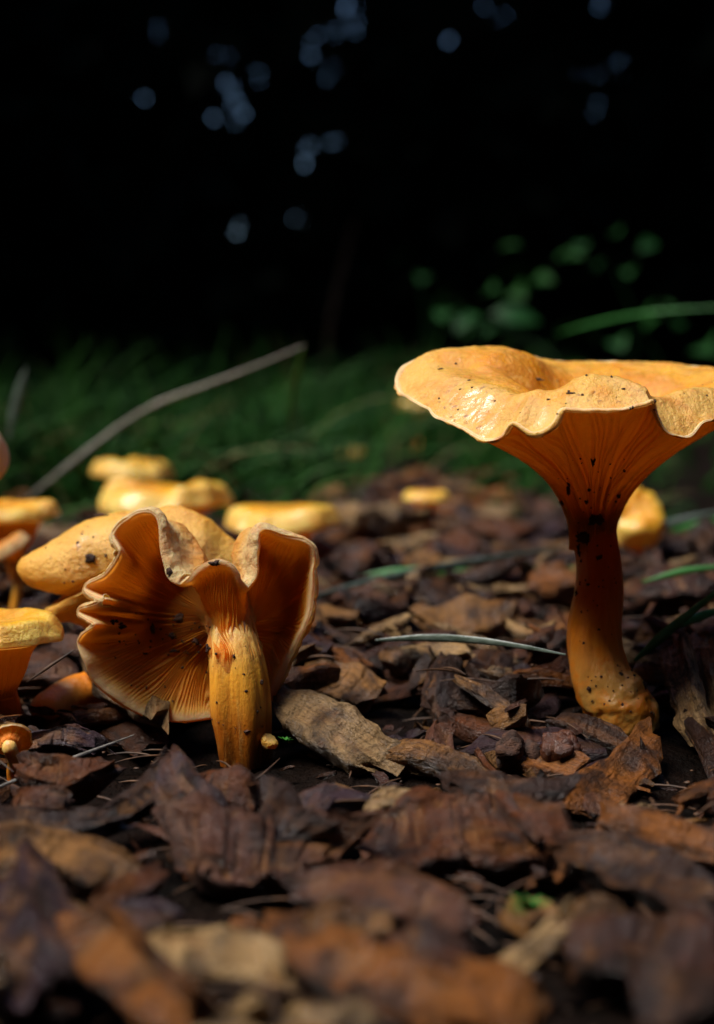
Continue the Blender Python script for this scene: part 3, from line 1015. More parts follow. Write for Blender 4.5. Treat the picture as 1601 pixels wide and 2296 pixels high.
def chip_geo(L, Wd, T, seed, nx=12, ns=12, jag=.12, curv=0., twist=0., taper=.25, rough=.20, bark=0.):
    """a splintered piece of wood along x; returns verts, gco"""
    r_ = np.random.default_rng(seed)
    u = np.linspace(-1, 1, nx + 1)
    a = np.linspace(0, 2 * math.pi, ns, endpoint=False) + math.pi / ns
    cy = np.sign(np.cos(a)) * np.abs(np.cos(a)) ** .32
    cz = np.sign(np.sin(a)) * np.abs(np.sin(a)) ** .32
    UU, AA = np.meshgrid(u, np.arange(ns), indexing='ij')
    yy, zz = cy[AA], cz[AA]
    o1, o2 = r_.uniform(0, 90, 2)
    wl = 1 - taper * np.abs(UU) ** 3 * r_.uniform(.4, 1.2) + .13 * vn(np.stack([UU.ravel() * 1.6 + o1, yy.ravel() * .6, 0 * UU.ravel()], 1), seed).reshape(UU.shape)
    tl = 1 - .35 * np.abs(UU) ** 4 + .25 * vn(np.stack([UU.ravel() * 1.3 + o2, 0 * UU.ravel(), yy.ravel() * .8], 1), seed + 1).reshape(UU.shape)
    jn = vn(np.stack([yy.ravel() * (2.4 if ns < 20 else 4.5) + o1, zz.ravel() * 1.2, np.sign(UU).ravel() * 5], 1), seed + 2).reshape(UU.shape)
    x = UU * L / 2 * (1 + jag * 2.2 * jn * np.abs(UU) ** 3)
    slant = r_.normal(0, .22) * Wd
    x = x + yy * slant * np.abs(UU) ** 2 * np.sign(UU)
    y = yy * Wd / 2 * wl
    z = zz * T / 2 * tl
    lay = np.floor(2.2 * vn(np.stack([UU.ravel() * 1.1 * L + o2, yy.ravel() * 2.2, 0 * UU.ravel()], 1), seed + 11).reshape(UU.shape) + .5)
    z = z + np.where(zz > 0, 1, 0) * lay * T * .11
    p = np.stack([x.ravel(), y.ravel(), z.ravel()], 1)
    gl = vn(np.stack([p[:, 0] * .8 + o2, p[:, 1] * 7 / max(Wd, .3), zz.ravel() * .7], 1), seed + 4)
    rr = fbm(p * 2.6 + o1, seed + 5, 3)
    p[:, 2] += zz.ravel() * T * (.16 * gl + rough * rr) + bark * T * .4 * fbm(p * [1.4, 1.4, .3] + o2, seed + 8, 4)
    p[:, 1] += yy.ravel() * Wd * .07 * rr
    g = p.copy()
    p[:, 2] += curv * L * ((p[:, 0] / L * 2) ** 2 - .4) * .5
    p[:, 1] += r_.normal(0, .06) * L * ((p[:, 0] / L * 2) ** 2)
    if twist:
        an = twist * p[:, 0] / L
        y0, z0 = p[:, 1].copy(), p[:, 2].copy()
        p[:, 1], p[:, 2] = y0 * np.cos(an) - z0 * np.sin(an), y0 * np.sin(an) + z0 * np.cos(an)
    e0, e1 = p[:ns].mean(0), p[-ns:].mean(0)
    p = np.concatenate([p, [e0 + [.1 * Wd * r_.uniform(-1, .6), 0, 0]], [e1 + [.1 * Wd * r_.uniform(-.6, 1), 0, 0]]])
    g = np.concatenate([g, [e0, e1]]) + r_.uniform(-50, 50, 3)
    key = (nx, ns)
    if key not in _FACES:
        idx = np.arange((nx + 1) * ns).reshape(nx + 1, ns)
        nxt = np.roll(idx, -1, 1)
        f = np.stack([idx[:-1], idx[1:], nxt[1:], nxt[:-1]], -1).reshape(-1, 4).tolist()
        c0, c1 = (nx + 1) * ns, (nx + 1) * ns + 1
        for i in range(ns):
            f.append([c0, idx[0, i], nxt[0, i]])
            f.append([c1, nxt[-1, i], idx[-1, i]])
        _FACES[key] = f
    return p, g, _FACES[key]


def chip_frame(ax, wdir):
    ax = unit(np.asarray(ax, float)[None])[0]
    n = np.cross(ax, wdir)
    n = unit(n[None])[0]
    if n[2] < 0:
        n = -n
    w = np.cross(n, ax)
    return np.stack([ax, w, n], 1)


CHIPS = []      # dicts: verts (local), gco, faces, R (3x3), loc, rnd, grain, label, name, hero


def add_chip(p, g, f, R, loc, pal, grain, label=None, name="wood_chip", cat="wood chip", size=1.):
    CHIPS.append(dict(p=p, g=g, f=f, R=R, loc=np.asarray(loc, float), rnd=(pal + .5) / len(PALETTE), pal=pal, grain=grain, label=label, name=name, cat=cat, size=size))


HERO_PX = [(290, 1630, 420, 1635, 25.4, 60), (930, 1175, 985, 1175, 51.5, 40), (-20, 1690, 60, 1690, 23.3, 60), (700, 1980, 830, 2010, 17.2, 30), (480, 1870, 800, 1880, 20.5, 40), (-10, 1560, 60, 1560, 25.6, 60), (240, 1650, 640, 1730, 24.8, 55), (1240, 1560, 1300, 1600, 25.5, 40), (860, 1560, 960, 1620, 25.5, 40)]      # hollows and hero pieces that loose chips keep clear of


def hero(A, B, Wd, T, roll, pal, label, name="wood_chip", grain=.7, curv=0., bark=0., jag=.10, nx=36, ns=28, twist=0., taper=.25, rough=.12, cat="wood chip"):
    """a chip between two points; roll (degrees) tips its flat face towards the eye"""
    A, B = np.asarray(A, float), np.asarray(B, float)
    if proj(A)[2] < 22.5:
        A, B = EYE + (A - EYE) * .968, EYE + (B - EYE) * .968
    if Wd > .9 and proj(A)[2] < 22.5:
        Wd *= .74
        T *= 1.35
    L = np.linalg.norm(B - A)
    ax = (B - A) / L
    side = unit(np.cross([0, 0, 1.], ax)[None])[0]
    nrm = np.cross(ax, side)
    c = .5 * (A + B)
    # tip about the long axis so that the normal leans to the eye
    to_eye = unit((EYE - c)[None])[0]
    s = 1.0 if np.dot(np.cross(ax, nrm), to_eye) > 0 else -1.0
    an = math.radians(roll) * s
    nrm2 = nrm * math.cos(an) + np.cross(ax, nrm) * math.sin(an)
    w = np.cross(nrm2, ax)
    R = np.stack([ax, w, nrm2], 1)
    p, g, f = chip_geo(L, Wd, T * 1.3, 1000 + len(CHIPS) * 7, nx, ns, jag, curv, twist, taper, rough, bark)
    add_chip(p, g, f, R, c, pal, grain, label, name, cat, 3.)
    a, b = proj(A), proj(B)
    HERO_PX.append((a[0], a[1], b[0], b[1], .5 * (a[2] + b[2]), .6 * Wd / K / (.5 * (a[2] + b[2]))))


UMB, RED, RUST, ORT, TAN, STRAW, PURP, CHOC, PINK, BUFF = range(10)
# in focus
hero(P(612, 1562, 25.4), P(905, 1735, 23.4), 1.05, .26, 25, BUFF, "pale curved bark piece leaning beside the ruffled mushroom's foot", "bark_piece", .5, -.14, .35, .12, 48, 32, .3, .5)
hero(P(1508, 1452, 26.2), P(1572, 1672, 24.5), .62, .30, 48, STRAW, "grooved upright wood block just right of the tall mushroom's foot", "wood_chip", 1., .02, .1, .05, 40, 32, 0, .05)
hero(P(1580, 1448, 26.4), P(1640, 1690, 24.7), .72, .34, 48, STRAW, "grooved wood block half cut by the right border beside its twin", "wood_chip", 1., 0, .1, .05, 40, 32, 0, .05)
hero(P(1470, 1672, 24.0), P(1298, 1822, 21.9), .86, .16, 32, ORT, "broad orange-brown strip sloping from the tall mushroom's foot", "wood_strip", .45, .05, .2, .06, 44, 30, .2, .1)
hero(P(893, 1678, 23.8), P(1092, 1740, 22.7), .46, .24, 28, TAN, "striped pale chip at the end of the pale curved bark", "wood_chip", 1., 0, .05, .12, 40, 26, 0, .2)
hero(P(987, 1632, 25.2), P(982, 1692, 24.2), .50, .22, 30, PINK, "short square chip standing behind the striped chip", "wood_chip", .7)
hero(P(1012, 1484, 28.0), P(974, 1594, 26.8), .72, .22, 45, CHOC, "dull brown chip standing upright in the middle gap", "wood_chip", .8)
hero(P(1092, 1520, 27.2), P(1164, 1526, 27.0), .42, .40, 35, BUFF, "small greyish cube of wood left of the tall stem", "wood_chip", .3)
hero(P(1262, 1612, 25.0), P(1450, 1682, 23.9), .40, .22, 25, CHOC, "narrow brown batten lying under the tall mushroom's foot", "wood_strip", .8)
hero(P(1252, 1758, 22.5), P(1378, 1700, 23.4), .14, .10, 20, PURP, "thin greyish purple splinter left of the orange strip", "wood_splinter", .9, 0, 0, .1, 24, 12)
hero(P(1160, 1690, 24.0), P(1300, 1730, 23.2), .6, .2, 20, ORT, "tan chip half buried under the dark lumpy clumps", "wood_chip", .5)
hero(P(690, 1512, 28.2), P(842, 1545, 27.4), 1.0, .3, 30, TAN, "tan chip behind the pale curved bark", "wood_chip", .6)
hero(P(1068, 1690, 23.6), P(1110, 1740, 22.8), .1, .08, 10, RUST, "rusty sliver sticking up beside the dark dirt clump", "wood_splinter", .6, .1, 0, .1, 20, 10)
# the big plates
hero(P(822, 1885, 20.0), P(1268, 1866, 20.2), 1.75, .34, 30, RUST, "big red-brown bark plate lying flat in the centre foreground", "bark_plate", .5, .03, .3, .07, 64, 40, 0, .35, .16)
hero(P(818, 1818, 20.5), P(1000, 1802, 20.7), .46, .30, 20, STRAW, "pale crumbly wood block lying on the big bark plate", "wood_chip", .8, 0, .3, .1, 36, 26)
hero(P(1112, 1778, 20.5), P(1208, 1884, 19.5), .16, .13, 20, RUST, "thin orange stick lying across the big bark plate", "wood_stick", .4, .06, 0, .08, 24, 12)
hero(P(1000, 1770, 21.5), P(1270, 1790, 21.3), .5, .2, 30, CHOC, "brown bark layer tucked behind the big bark plate", "bark_piece", .6, 0, .3)
hero(P(368, 1905, 19.3), P(752, 1925, 19.2), 1.7, .40, 34, PINK, "broad knobbly bark plate left of the centre foreground plate", "bark_plate", .35, .03, .55, .14, 60, 40, .1, .45, .2)
hero(P(600, 1830, 19.8), P(700, 1880, 19.3), .8, .35, 30, CHOC, "curled dark bark flake on the knobbly plate", "bark_piece", .3, .2, .5, .2)
hero(P(365, 1716, 21.3), P(468, 1862, 20.2), 1.05, .24, 52, PURP, "arched greyish purple bark piece standing in front of the ruffled mushroom", "bark_piece", .35, -.2, .3, .1, 44, 30, .2, .25)
hero(P(392, 1722, 21.4), P(250, 1850, 20.4), .46, .22, 30, CHOC, "brown leg of bark sloping left from the arched purple piece", "bark_piece", .4, .1, .3)
hero(P(455, 1782, 21.8), P(580, 1795, 21.5), .62, .5, 40, RUST, "crumbly reddish block right of the arched purple bark", "wood_chip", .3, 0, .4, .14, 34, 26, 0, .1)
hero(P(-70, 1890, 18.7), P(300, 1942, 18.3), 1.0, .28, 40, TAN, "orange-tan plank with grey lower edge at the left border", "wood_strip", .9, .02, .1, .08, 50, 30)
hero(P(-40, 1840, 20.2), P(250, 1862, 19.9), .5, .2, 20, CHOC, "dark strip lying behind the orange-tan plank", "wood_strip", .7)
hero(P(48, 1758, 22.2), P(248, 1748, 22.0), .62, .36, 42, RUST, "brown wedge chip left of the arched purple bark", "wood_chip", .4, 0, .25, .12, 40, 28, 0, .5)
hero(P(38, 1802, 21.2), P(152, 1800, 21.0), .4, .26, 30, RUST, "small rusty chip below the brown wedge chip", "wood_chip", .4)
hero(P(60, 1672, 23.6), P(215, 1660, 23.6), .5, .34, 40, PURP, "speckled purple-grey lump right of the little orange half mushroom", "bark_piece", .2, 0, .6, .2)
hero(P(1356, 1838, 20.0), P(1680, 1930, 19.0), .5, .26, 35, ORT, "orange splintered strip running to the right border", "wood_strip", .9, .03, .1, .14, 44, 24)
hero(P(1300, 1895, 19.2), P(1640, 2040, 17.4), .8, .24, 35, CHOC, "long dark strip with pale lower edge under the orange strip", "wood_strip", .9, .02, .2, .16, 44, 26)
hero(P(1545, 1600, 25.0), P(1620, 1740, 23.4), .4, .2, 40, CHOC, "dark chip below the grooved blocks at the right border", "wood_chip", .6)
hero(P(1520, 1800, 21.0), P(1640, 1740, 22.0), .25, .14, 25, ORT, "pale orange lath slanting at the right border", "wood_splinter", .8)
# blurred nearest ones
hero(P(285, 2150, 15.6), P(652, 2166, 15.2), .66, .30, 40, STRAW, "blurred pale straw-coloured chip lying nearest the lower centre-left", "wood_chip", .3, -.04, .1, .05, 36, 26, 0, .4)
hero(P(180, 2075, 16.0), P(420, 2310, 13.6), 1.0, .4, 42, ORT, "blurred rusty chip slanting down below the pale straw chip", "wood_chip", .4, -.06, .2)
hero(P(50, 1970, 17.2), P(96, 2250, 14.6), 1.05, .4, 45, PURP, "blurred dark purple-brown slab at the lower left border", "bark_piece", .3, -.05, .3)
hero(P(612, 2100, 16.0), P(1020, 2310, 13.8), .72, .34, 30, ORT, "blurred curved orange bark sweeping to the bottom edge", "bark_piece", .4, -.1, .2)
hero(P(690, 1980, 17.5), P(1040, 2050, 16.7), .75, .26, 35, PINK, "pinkish brown chip in front of the big bark plate", "wood_chip", .6, .04, .2)
hero(P(1128, 2190, 14.9), P(1285, 2066, 15.9), .36, .24, 30, STRAW, "blurred pinkish pale stick pointing up at lower right of centre", "wood_stick", .4)
hero(P(1090, 2180, 14.8), P(1190, 2320, 13.4), .6, .3, 35, ORT, "blurred orange stub at the bottom edge under the pale stick", "wood_chip", .4)
hero(P(1290, 2105, 15.7), P(1690, 2180, 15.0), 1.3, .34, 34, RED, "broad blurred reddish slab at the lower right", "bark_plate", .4, .02, .3)
hero(P(1290, 2080, 16.5), P(1400, 2060, 16.6), .5, .3, 30, TAN, "blurred tan chip on top of the reddish slab", "wood_chip", .3)
hero(P(690, 2098, 15.9), P(868, 2090, 16.0), .52, .42, 30, TAN, "blurred square tan block above the curved orange bark", "wood_chip", .3)
hero(P(238, 2056, 16.7), P(388, 2062, 16.6), .45, .22, 30, PURP, "small purple-grey chip above the pale straw chip", "wood_chip", .3)
hero(P(242, 2034, 17.1), P(368, 1952, 18.1), .36, .2, 25, RUST, "rusty sliver rising toward the knobbly bark plate", "wood_splinter", .6)
hero(P(880, 2130, 15.6), P(1050, 2200, 14.9), .8, .4, 40, RED, "blurred red-brown lump between the pale stick and orange bark", "wood_chip", .4, 0, .4)
hero(P(1420, 2230, 14.2), P(1610, 2290, 13.6), .8, .3, 35, CHOC, "blurred brown chip in the bottom right corner", "wood_chip", .4)
# middle distance
hero(P(762, 1164, 50), P(938, 1168, 50), .8, .66, 20, STRAW, "pale broken log piece beside the smooth yellow cap", "log_piece", .9, 0, .05, .03, 30, 28, 0, .02)
hero(P(1010, 1334, 38.5), P(1215, 1328, 38.6), .35, .3, 30, STRAW, "long pale lath across the ground left of the tall stem", "wood_strip", .5)
hero(P(1190, 1320, 37.5), P(1296, 1312, 37.5), .9, .65, 30, ORT, "orange-tan chunk against the left of the tall stem", "wood_chip", .4)
hero(P(1390, 1345, 36.5), P(1660, 1325, 37), 1.2, .8, 38, RED, "thick reddish brown bark slab right of the tall stem", "bark_plate", .4, 0, .3)
hero(P(948, 1400, 32.8), P(1140, 1396, 32.8), 1.2, .42, 30, TAN, "broad tan chip left of the tall stem's lower half", "wood_chip", .4, .04, .2)
hero(P(1135, 1412, 31.6), P(1232, 1420, 31.2), .25, .14, 20, STRAW, "curled pale shaving beside the broad tan chip", "wood_shaving", .4, .3)
hero(P(728, 1352, 35.8), P(908, 1342, 36.2), .8, .5, 30, PINK, "pinkish splintered chip right of the ruffled mushroom's edge", "wood_chip", .9)
hero(P(705, 1275, 43), P(865, 1268, 43), 1.2, .8, 35, PINK, "dull pink chunk below the smooth yellow cap", "wood_chip", .5)
hero(P(15, 1512, 29), P(178, 1506, 29), .9, .34, 32, PINK, "pale pinkish chip behind the left border mushroom's stem", "wood_chip", .5)
hero(P(862, 1470, 29.0), P(908, 1494, 28.6), .36, .3, 40, TAN, "small tan cube right of the ruffled mushroom", "wood_chip", .3)
hero(P(1480, 1240, 45), P(1610, 1215, 46), 1.2, .8, 35, CHOC, "dark brown chunk under the yellow mushroom on the right", "wood_chip", .4)
hero(P(1240, 1380, 33.5), P(1275, 1440, 32.0), .4, .2, 40, RUST, "rusty upright flake touching the tall stem's left side", "wood_chip", .4)
N_HERO = len(CHIPS)

# ---- scattered chips
GX0, GY0, GR = -45., 9., .3
HM = np.zeros((int(90 / GR), int(125 / GR)))
stems = [(P(1415, 1630, 25.8), 1.15), (P(545, 1690, 24.8), .85), (P(110, 1600, 26.8), .7), (P(400, 1600, 25.6), .6), (P(300, 1600, 25.4), .6)]
sc = np.random.default_rng(12)


def bed_edge(px):
    """how far back the chip bed runs"""
    return 58 + 24 * math.exp(-((px - 960) / 230) ** 2) - (6 if px > 1300 else 0)


def scatter(n, ymin, ymax, Lr, Wr, Tr, zmax, pals, res):
    made = 0
    for _ in range(n):
        y = ymin + (ymax - ymin) * sc.uniform() ** 1.0
        hw = .29 * y + 3.5
        x = sc.uniform(-hw, hw)
        if y > bed_edge(proj([x, y, 0])[0]) + sc.normal(0, 4):
            continue
        L = sc.uniform(*Lr) * (1 + .35 * (y > 40))
        Wd = min(L * .8, sc.uniform(*Wr) * (1 + .35 * (y > 40)))
        T = sc.uniform(*Tr)
        if any(math.hypot(x - s[0][0], y - s[0][1]) < s[1] + .3 * Wd for s in stems):
            continue
        if y < 22.5 and zmax > 1 and sc.uniform() < .5:
            continue
        X, Y, D = proj([x, y, .5])
        bad = 250 < X < 450 and 1540 < Y < 1690 and D < 26
        for ax, ay, bx, by, hd, hw_ in HERO_PX:
            if D < hd + .4:
                ex, ey = bx - ax, by - ay
                t = min(1, max(0, ((X - ax) * ex + (Y - ay) * ey) / (ex * ex + ey * ey)))
                if math.hypot(ax + t * ex - X, ay + t * ey - Y) < hw_ * .8 + .18 * L / K / D:
                    bad = True
                    break
        if bad:
            continue
        yaw = sc.uniform(0, 2 * math.pi) if sc.uniform() < .45 else sc.normal(0, .5)
        ca, sa = math.cos(yaw), math.sin(yaw)
        us, vs = np.meshgrid(np.linspace(-.45, .45, 7), np.linspace(-.42, .42, 4), indexing='ij')
        us, vs = us.ravel() * L, vs.ravel() * Wd
        gx, gy = x + us * ca - vs * sa, y + us * sa + vs * ca
        ix = np.clip(((gx - GX0) / GR).astype(int), 0, HM.shape[0] - 1)
        iy = np.clip(((gy - GY0) / GR).astype(int), 0, HM.shape[1] - 1)
        h = HM[ix, iy]
        A = np.stack([us, vs, np.ones(len(us))], 1)
        co = np.linalg.lstsq(A, h, rcond=None)[0]
        px_ = max(-.45, min(.45, co[0] + sc.normal(0, .18)))
        py_ = max(-.5, min(.5, co[1] + sc.normal(0, .26)))
        fit = A @ np.array([px_, py_, 0])
        base = np.percentile(h - fit, 72)
        ztop = base + T
        if ztop > (zmax if y > 21 else min(zmax, .75)):
            continue
        nrm = unit(np.array([[-px_ * ca + py_ * sa, -px_ * sa - py_ * ca, 1.0]]))[0]
        ax = np.array([ca, sa, px_])
        R = chip_frame(ax, np.cross(nrm, ax))
        pal = pals[sc.integers(len(pals))]
        nx, ns = (res if y < 42 else (7, 8))
        p, g, f = chip_geo(L, Wd, T, int(sc.integers(1, 10 ** 6)), nx, ns, sc.uniform(.05, .2), sc.normal(0, .05), sc.normal(0, .3), sc.uniform(.1, .6), .14, sc.uniform(0, .35))
        add_chip(p, g, f, R, [x, y, base + T / 2], pal, sc.uniform(.3, 1), size=L)
        HM[ix, iy] = np.maximum(h, base + fit + T * .9)
        made += 1
    return made


DARKP = [UMB, CHOC, RED, RED, CHOC, PURP, RUST]
MIXP = [RED, RED, RUST, ORT, ORT, CHOC, PURP, PINK, TAN, TAN, BUFF]
LIGHTP = [ORT, TAN, PINK, RED, RUST, CHOC, PURP, BUFF, STRAW]
scatter(300, 12, 42, (1.0, 2.2), (.5, 1.0), (.15, .34), .7, [UMB, UMB, CHOC, RED, PURP], (10, 10))
scatter(600, 38, 115, (1.6, 3.2), (.8, 1.6), (.2, .45), .8, DARKP, (8, 8))
scatter(420, 12, 42, (1.1, 2.6), (.35, .8), (.28, .62), 1.25, MIXP, (12, 12))
scatter(260, 12, 42, (.9, 2.3), (.5, 1.1), (.15, .4), 1.25, MIXP, (12, 12))
scatter(420, 13, 23, (.8, 1.8), (.3, .6), (.25, .5), 1.0, LIGHTP + [TAN, ORT], (14, 14))
scatter(800, 38, 115, (1.4, 3.4), (.4, 1.0), (.35, .8), 1.1, MIXP + [TAN, ORT], (8, 8))
scatter(460, 13, 42, (.5, 1.6), (.2, .55), (.14, .42), 1.4, LIGHTP, (12, 12))
scatter(360, 38, 110, (1.0, 2.8), (.4, 1.0), (.3, .7), 1.15, LIGHTP, (8, 8))


LOOSE = []
MARKS = [("the ruffled mushroom's stem", 545, 1640), ("the tall mushroom's foot", 1420, 1620), ("the half mushroom with orange gills", 24, 1680),
         ("the smooth glossy yellow cap", 640, 1200), ("the tiny flat-capped mushroom", 958, 1185), ("the yellow split cap", 1430, 1205),
         ("the big bark plate", 1040, 1880), ("the knobbly bark plate", 560, 1910), ("the arched purple bark", 370, 1790), ("the orange-tan plank", 130, 1915),
         ("the pale straw chip", 470, 2158), ("the dark purple-brown slab", 75, 2110), ("the curved orange bark", 820, 2210), ("the broad reddish slab", 1480, 2145),
         ("the pale stick", 1205, 2130), ("the orange strip", 1385, 1745), ("the pale curved bark", 760, 1640), ("the striped chip", 990, 1708),
         ("the grooved wood blocks", 1560, 1570), ("the dark red clump", 1262, 1690), ("the broad tan chip", 1045, 1398), ("the long pale lath", 1110, 1330),
         ("the reddish bark slab", 1520, 1335), ("the pale log piece", 850, 1166), ("the lobed mushroom's stem", 130, 1590), ("the pinkish splintered chip", 815, 1347),
         ("the grey wood cube", 1128, 1523), ("the green moss tuft", 722, 1822), ("the long dark strip", 1470, 1965), ("the slanting rusty chip", 300, 2200),
         ("the dull upright chip", 990, 1540), ("the square tan block", 780, 2094), ("the pinkish brown chip", 865, 2015)]


def name_loose():
    """labels of the loose chips: size, colour, build and what each lies beside"""
    seen = {}
    for o, c in LOOSE:
        X, Y, D = proj(c["loc"])
        m = min(MARKS, key=lambda q: math.hypot((q[1] - X) * .8, (q[2] - Y) * 1.3))
        dx, dy = X - m[1], (Y - m[2]) * 1.6
        relw = ("right of" if dx > 0 else "left of") if abs(dx) > abs(dy) else ("in front of" if dy > 0 else "behind")
        sz = "small" if c["size"] < 1.2 else "mid-sized" if c["size"] < 1.9 else "long"
        q = np.ptp(c["p"], axis=0)
        build = "chunky" if q[2] / max(q[1], .01) > .62 else "narrow" if q[1] / q[0] < .38 else "broad" if q[1] / q[0] > .68 else "plain"
        seen.setdefault((sz, PNAME[c["pal"]], build, relw, m[0]), []).append((D, X, o))
    for (sz, pn, build, relw, mk), L in seen.items():
        L.sort(key=lambda e: e[0])
        base = f"{sz} {build} {pn} chip {relw} {mk}"
        for i, (D, X, o) in enumerate(L):
            lab = base if len(L) == 1 else (("nearer ", "farther ")[i] + base if len(L) == 2 else ("nearest ", "second ", "third ", "fourth ", "fifth ", "sixth ", "seventh ", "eighth ")[min(i, 7)] + base)
            tag(o, lab, "wood chip", "wood chips and bark on the ground")


def build_chips():
    # which chips show largest from the photograph's eye: cast a grid of sight lines
    V, F, own, n0 = [], [], [], 0
    for k, c in enumerate(CHIPS):
        w = c["p"] @ c["R"].T + c["loc"]
        V.append(w)
        F += [[i + n0 for i in q] for q in c["f"]]
        own += [k] * len(c["f"])
        n0 += len(w)
    V = np.concatenate(V)
    tree = BVHTree.FromPolygons(V.tolist(), F)
    hits = np.zeros(len(CHIPS), int)
    eye = Vector(EYE)
    for py in np.arange(1080, 2296, 9.):
        for px in np.arange(2, 1601, 9.):
            d = Vector((FWD + (px - 800.5) * K * RGT - (py - 1148) * K * UPV).tolist())
            r = tree.ray_cast(eye, d)
            if r[2] is not None:
                hits[own[r[2]]] += 1
    hits[:N_HERO] += 100000
    order = np.argsort(-hits)
    single = [int(k) for k in order[:296] if hits[k] > 0]
    sset = set(single)
    LOOSE.clear()
    for k in single:
        c = CHIPS[k]
        n = len(c["p"])
        me = mesh(c["name"], c["p"], c["f"], M_WOOD, {"gco": ('FLOAT_VECTOR', c["g"]), "rnd": ('FLOAT', np.full(n, c["rnd"])), "grain": ('FLOAT', np.full(n, c["grain"]))}, 38)
        o = link(c["name"], me, None, c["loc"], c["R"])
        if c["label"]:
            tag(o, c["label"], c["cat"], "wood chips and bark on the ground")
            continue
        LOOSE.append((o, c))
    name_loose()
    vs, gs, rs, gr, fs, n0 = [], [], [], [], [], 0
    for k, c in enumerate(CHIPS):
        if k in sset:
            continue
        w = c["p"] @ c["R"].T + c["loc"]
        vs.append(w)
        gs.append(c["g"])
        rs.append(np.full(len(w), c["rnd"]))
        gr.append(np.full(len(w), c["grain"]))
        fs += [[i + n0 for i in q] for q in c["f"]]
        n0 += len(w)
    me = mesh("wood_mulch", np.concatenate(vs), fs, M_WOOD, {"gco": ('FLOAT_VECTOR', np.concatenate(gs)), "rnd": ('FLOAT', np.concatenate(rs)), "grain": ('FLOAT', np.concatenate(gr))}, 38)
    tag(link("wood_mulch", me), "bed of countless smaller brown wood chips under everything", None, kind="stuff")
    print("chips", len(CHIPS), "single", len(single))


build_chips()


# ------------------------------------------------------------------ litter of needles and crumbs
def ribbon(pts, w, nrm=(0, 0, 1)):
    """a folded strip with a little thickness, for blades"""
    pts = np.asarray(pts, float)
    t = unit(np.gradient(pts, axis=0))
    s = unit(np.cross(t, np.asarray(nrm, float)))
    w = np.asarray(w, float)[:, None]
    up = np.cross(s, t)
    v = np.stack([pts - s * w + up * w * .3, pts, pts + s * w + up * w * .3], 1)
    n = len(pts)
    idx = np.arange(n * 3).reshape(n, 3)
    f = np.concatenate([np.stack([idx[:-1, k], idx[:-1, k + 1], idx[1:, k + 1], idx[1:, k]], -1) for k in (0, 1)])
    return v.reshape(-1, 3), f


def litter():
    r_ = np.random.default_rng(40)
    V, F, n0 = [], [], 0
    for _ in range(1500):
        y = 13 + 45 * r_.uniform() ** 1.3
        x = r_.uniform(-1, 1) * (.28 * y + 3)
        ix, iy = int((x - GX0) / GR), int((y - GY0) / GR)
        z = HM[ix, iy] + .03
        if any(math.hypot(x - s[0][0], y - s[0][1]) < s[1] for s in stems):
            continue
        if r_.uniform() < .72:
            L = r_.uniform(.4, 1.5)
            a = r_.uniform(0, 6.283)
            dvec = np.array([math.cos(a), math.sin(a), r_.normal(0, .12)])
            pth = np.array([x, y, z]) + np.linspace(-.5, .5, 5)[:, None] * dvec * L + np.array([0, 0, 1]) * (.06 * L * (1 - np.linspace(-1, 1, 5) ** 2))[:, None]
            v, f, t, ends = sweep(pth, [.008, .02, .02, .018, .006], 5, 6, None, 0, 0, up=(0, .1, 1))
            f = f.tolist()
        else:
            v, f = blob(int(r_.integers(1, 9999)), r_.uniform(.02, .06), (1, r_.uniform(.4, 1.2), r_.uniform(.2, .6)), 6)
            v = v + np.array([x, y, z])
        V.append(v)
        F += [[i + n0 for i in q] for q in f]
        n0 += len(v)
    v = np.concatenate(V)
    tag(link("forest_litter", mesh("forest_litter", v, F, M_NEEDLE, {"gco": ('FLOAT_VECTOR', v)})), "dark crumbs and fallen needles scattered over the chips", None, kind="stuff")


litter()


def splinters():
    r_ = np.random.default_rng(41)
    V, G_, F, Rn, n0 = [], [], [], [], 0
    for k in range(600):
        y = 18 + 24 * r_.uniform() ** 1.2
        x = r_.uniform(-1, 1) * (.28 * y + 2)
        if any(math.hypot(x - s[0][0], y - s[0][1]) < s[1] - .1 for s in stems):
            continue
        X, Y, D = proj([x, y, .5])
        if D < 26.2 and 240 < X < 640 and 1560 < Y < 1710:
            continue
        z = HM[int((x - GX0) / GR), int((y - GY0) / GR)]
        L = r_.uniform(.15, .75)
        p, g, f = chip_geo(L, L * r_.uniform(.2, .7), r_.uniform(.04, .16), int(r_.integers(1, 10 ** 6)), 4, 6, .2, r_.normal(0, .1), r_.normal(0, .5), .5)
        a, b, c = r_.uniform(0, 6.28), r_.normal(0, .45), r_.normal(0, .5)
        R = np.array(Matrix.Rotation(a, 3, 'Z') @ Matrix.Rotation(b, 3, 'Y') @ Matrix.Rotation(c, 3, 'X'))
        p = p @ R.T + np.array([x, y, z + .05])
        V.append(p)
        G_.append(g)
        Rn.append(np.full(len(p), ([RED, RUST, CHOC, ORT, TAN, PURP, UMB, PINK, CHOC, RED][int(r_.integers(10))] + .5) / len(PALETTE)))
        F += [[i + n0 for i in q] for q in f]
        n0 += len(p)
    v = np.concatenate(V)
    me = mesh("wood_splinters", v, F, M_WOOD, {"gco": ('FLOAT_VECTOR', np.concatenate(G_)), "rnd": ('FLOAT', np.concatenate(Rn)), "grain": ('FLOAT', np.full(len(v), .7))}, 50)
    tag(link("wood_splinters", me), "countless small broken wood splinters strewn between the chips", None, kind="stuff")


splinters()


